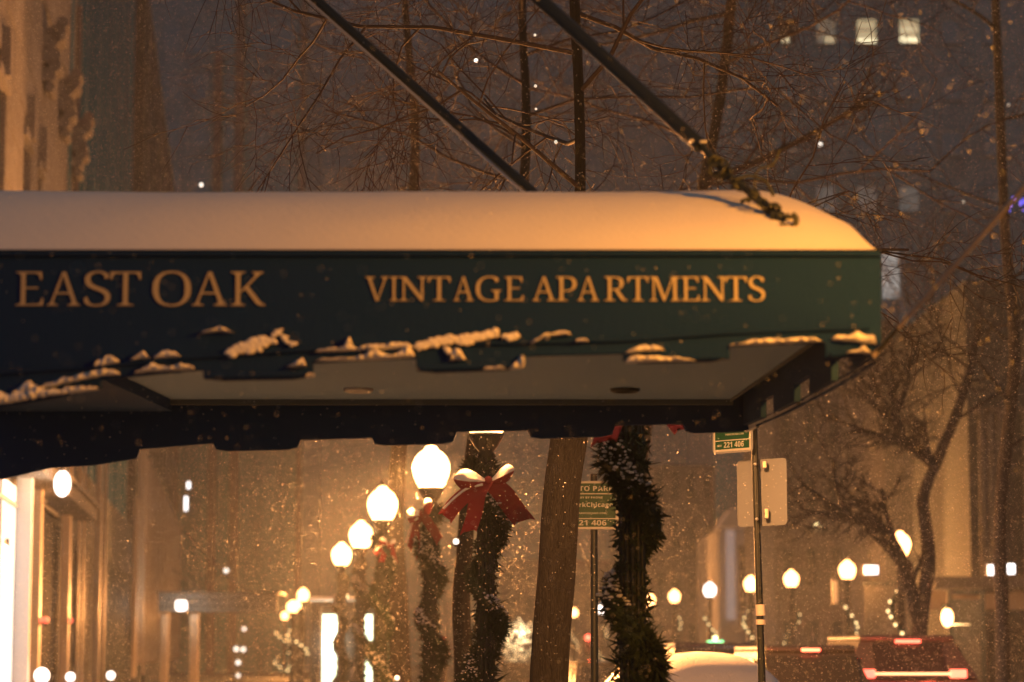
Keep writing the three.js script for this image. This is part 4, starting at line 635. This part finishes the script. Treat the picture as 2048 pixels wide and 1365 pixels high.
makeCar('dark_car', 'dark car with a red brake light behind the snow covered car', 'car', carPos(1655, 31, 4.6), TH * 0.6, { L: 4.6, W: 1.72, H: 1.78, top: 0.66, paint: M.paintDark, cabin: [0.3, 0.16, 0.36, 0.48], brake: 0.24, brakeY: 1.72 });
makeCar('dark_car', 'dark van roof showing just above the snow covered car', 'van', carPos(1440, 40, 5), TH, { L: 5, W: 1.85, H: 1.84, paint: M.paintDark, cabin: [0.4, 0.3, 0.46, 0.49] });
makeCar('dark_car', 'dark car peeping out between the thin sign pole and the wrapped post', 'car', carPos(1225, 55, 4.4), TH, { L: 4.4, W: 1.8, H: 1.47, paint: M.paintDark, cabin: [0.32, 0.14, 0.3, 0.46] });
{ const d = 60, q = P(1472, 1276, d), tx = makeCar('taxi', 'taxi with a green lit roof sign left of the sign pole', 'taxi', carPos(1472, d - 2, 4.8), TH, { L: 4.8, W: 1.85, H: 1.58, paint: M.paintDark, cabin: [0.32, 0.14, 0.3, 0.47] }); const sgn = mesh('roof_sign', rbox(0.4, 0.14, 0.14, 0.03, 0, 1.86, -0.1), M.green, tx); mesh('sign_top', rbox(0.12, 0.1, 0.1, 0.03, 0, 2.0, -0.1), M.bulb, sgn); mesh('sign_foot', box(0.3, 0.2, 0.06, 0, 1.68, -0.1), M.iron, sgn); lampLight(tx, rgb(0.25, 1, 0.4), 3, 0, 1.9, 0.3); }
{ const g = P(1846, 1345, 34.6); for (const [px, py, d, cd, k] of [[1755, 1347, 33.9, 4, 0], [1936, 1347, 33.9, 4, 0], [1843, 1284, 34.0, 4, 0], [1627, 1297, 29.8, 4, 0]]) { const l = new THREE.PointLight(rgb(1, 0.07, 0.04), cd); l.position.copy(P(px, py, d)).add(V(0, 0, 0.25)); l.castShadow = true; l.shadow.radius = 3; l.name = 'tail_light'; scene.add(l); } }
{ // oncoming headlight whose glare lights the drifting snow
  const q = P(1604, 1372, 40);
  const c = makeCar('oncoming_car', 'oncoming car whose white headlight glares low beside the snow covered car', 'car', V(q.x, -0.126, -42.5), Math.PI + TH * 0.5, { L: 4.4, W: 1.8, H: 1.35, paint: M.paintDark, cabin: [0.3, 0.14, 0.3, 0.46] });
  for (const s of [-1, 1]) mesh('headlamp', new THREE.SphereGeometry(0.11, 12, 10).scale(1.3, 0.8, 0.5).translate(s * 0.6, 0.78, -2.24), M.white, c);
  for (const s of [-0.6, 0.6]) { const l = new THREE.PointLight(rgb(0.85, 0.92, 1), 7); l.position.set(s, 0.85, -2.5); l.castShadow = true; l.shadow.radius = 4; l.name = 'head_light'; c.add(l); }
}

// ---------------------------------------------------------------- falling snow
{
  const g = new THREE.IcosahedronGeometry(1, 0), n = 420000, o = new THREE.InstancedMesh(g, mat(0.85, 0.86, 0.88, 0.9), n), m = new THREE.Matrix4(), q = new THREE.Quaternion(), e = new THREE.Euler();
  for (let i = 0; i < n; i++) {
    const d = 3 + 45 * Math.pow(rnd(), 1 / 2.6), x = rr(-1, 1) * (0.8 + 0.27 * d), y = rr(-0.06, 1) * (0.33 * d) + 1.1, r = rr(0.0010, 0.0021) * (0.8 + 0.02 * d);
    e.set(rr(-0.5, 0.5), rr(0, 6), rr(-1.3, -0.7)); q.setFromEuler(e); m.compose(V(x, Math.max(0.05, y), -d), q, V(r, r * rr(1.3, 2.6), r)); o.setMatrixAt(i, m);
  }
  o.name = 'falling_snow'; o.castShadow = false; tag(o, 'snowflakes falling through the whole street', null, null, 'stuff'); scene.add(o);
}
renderer.render(scene, camera);
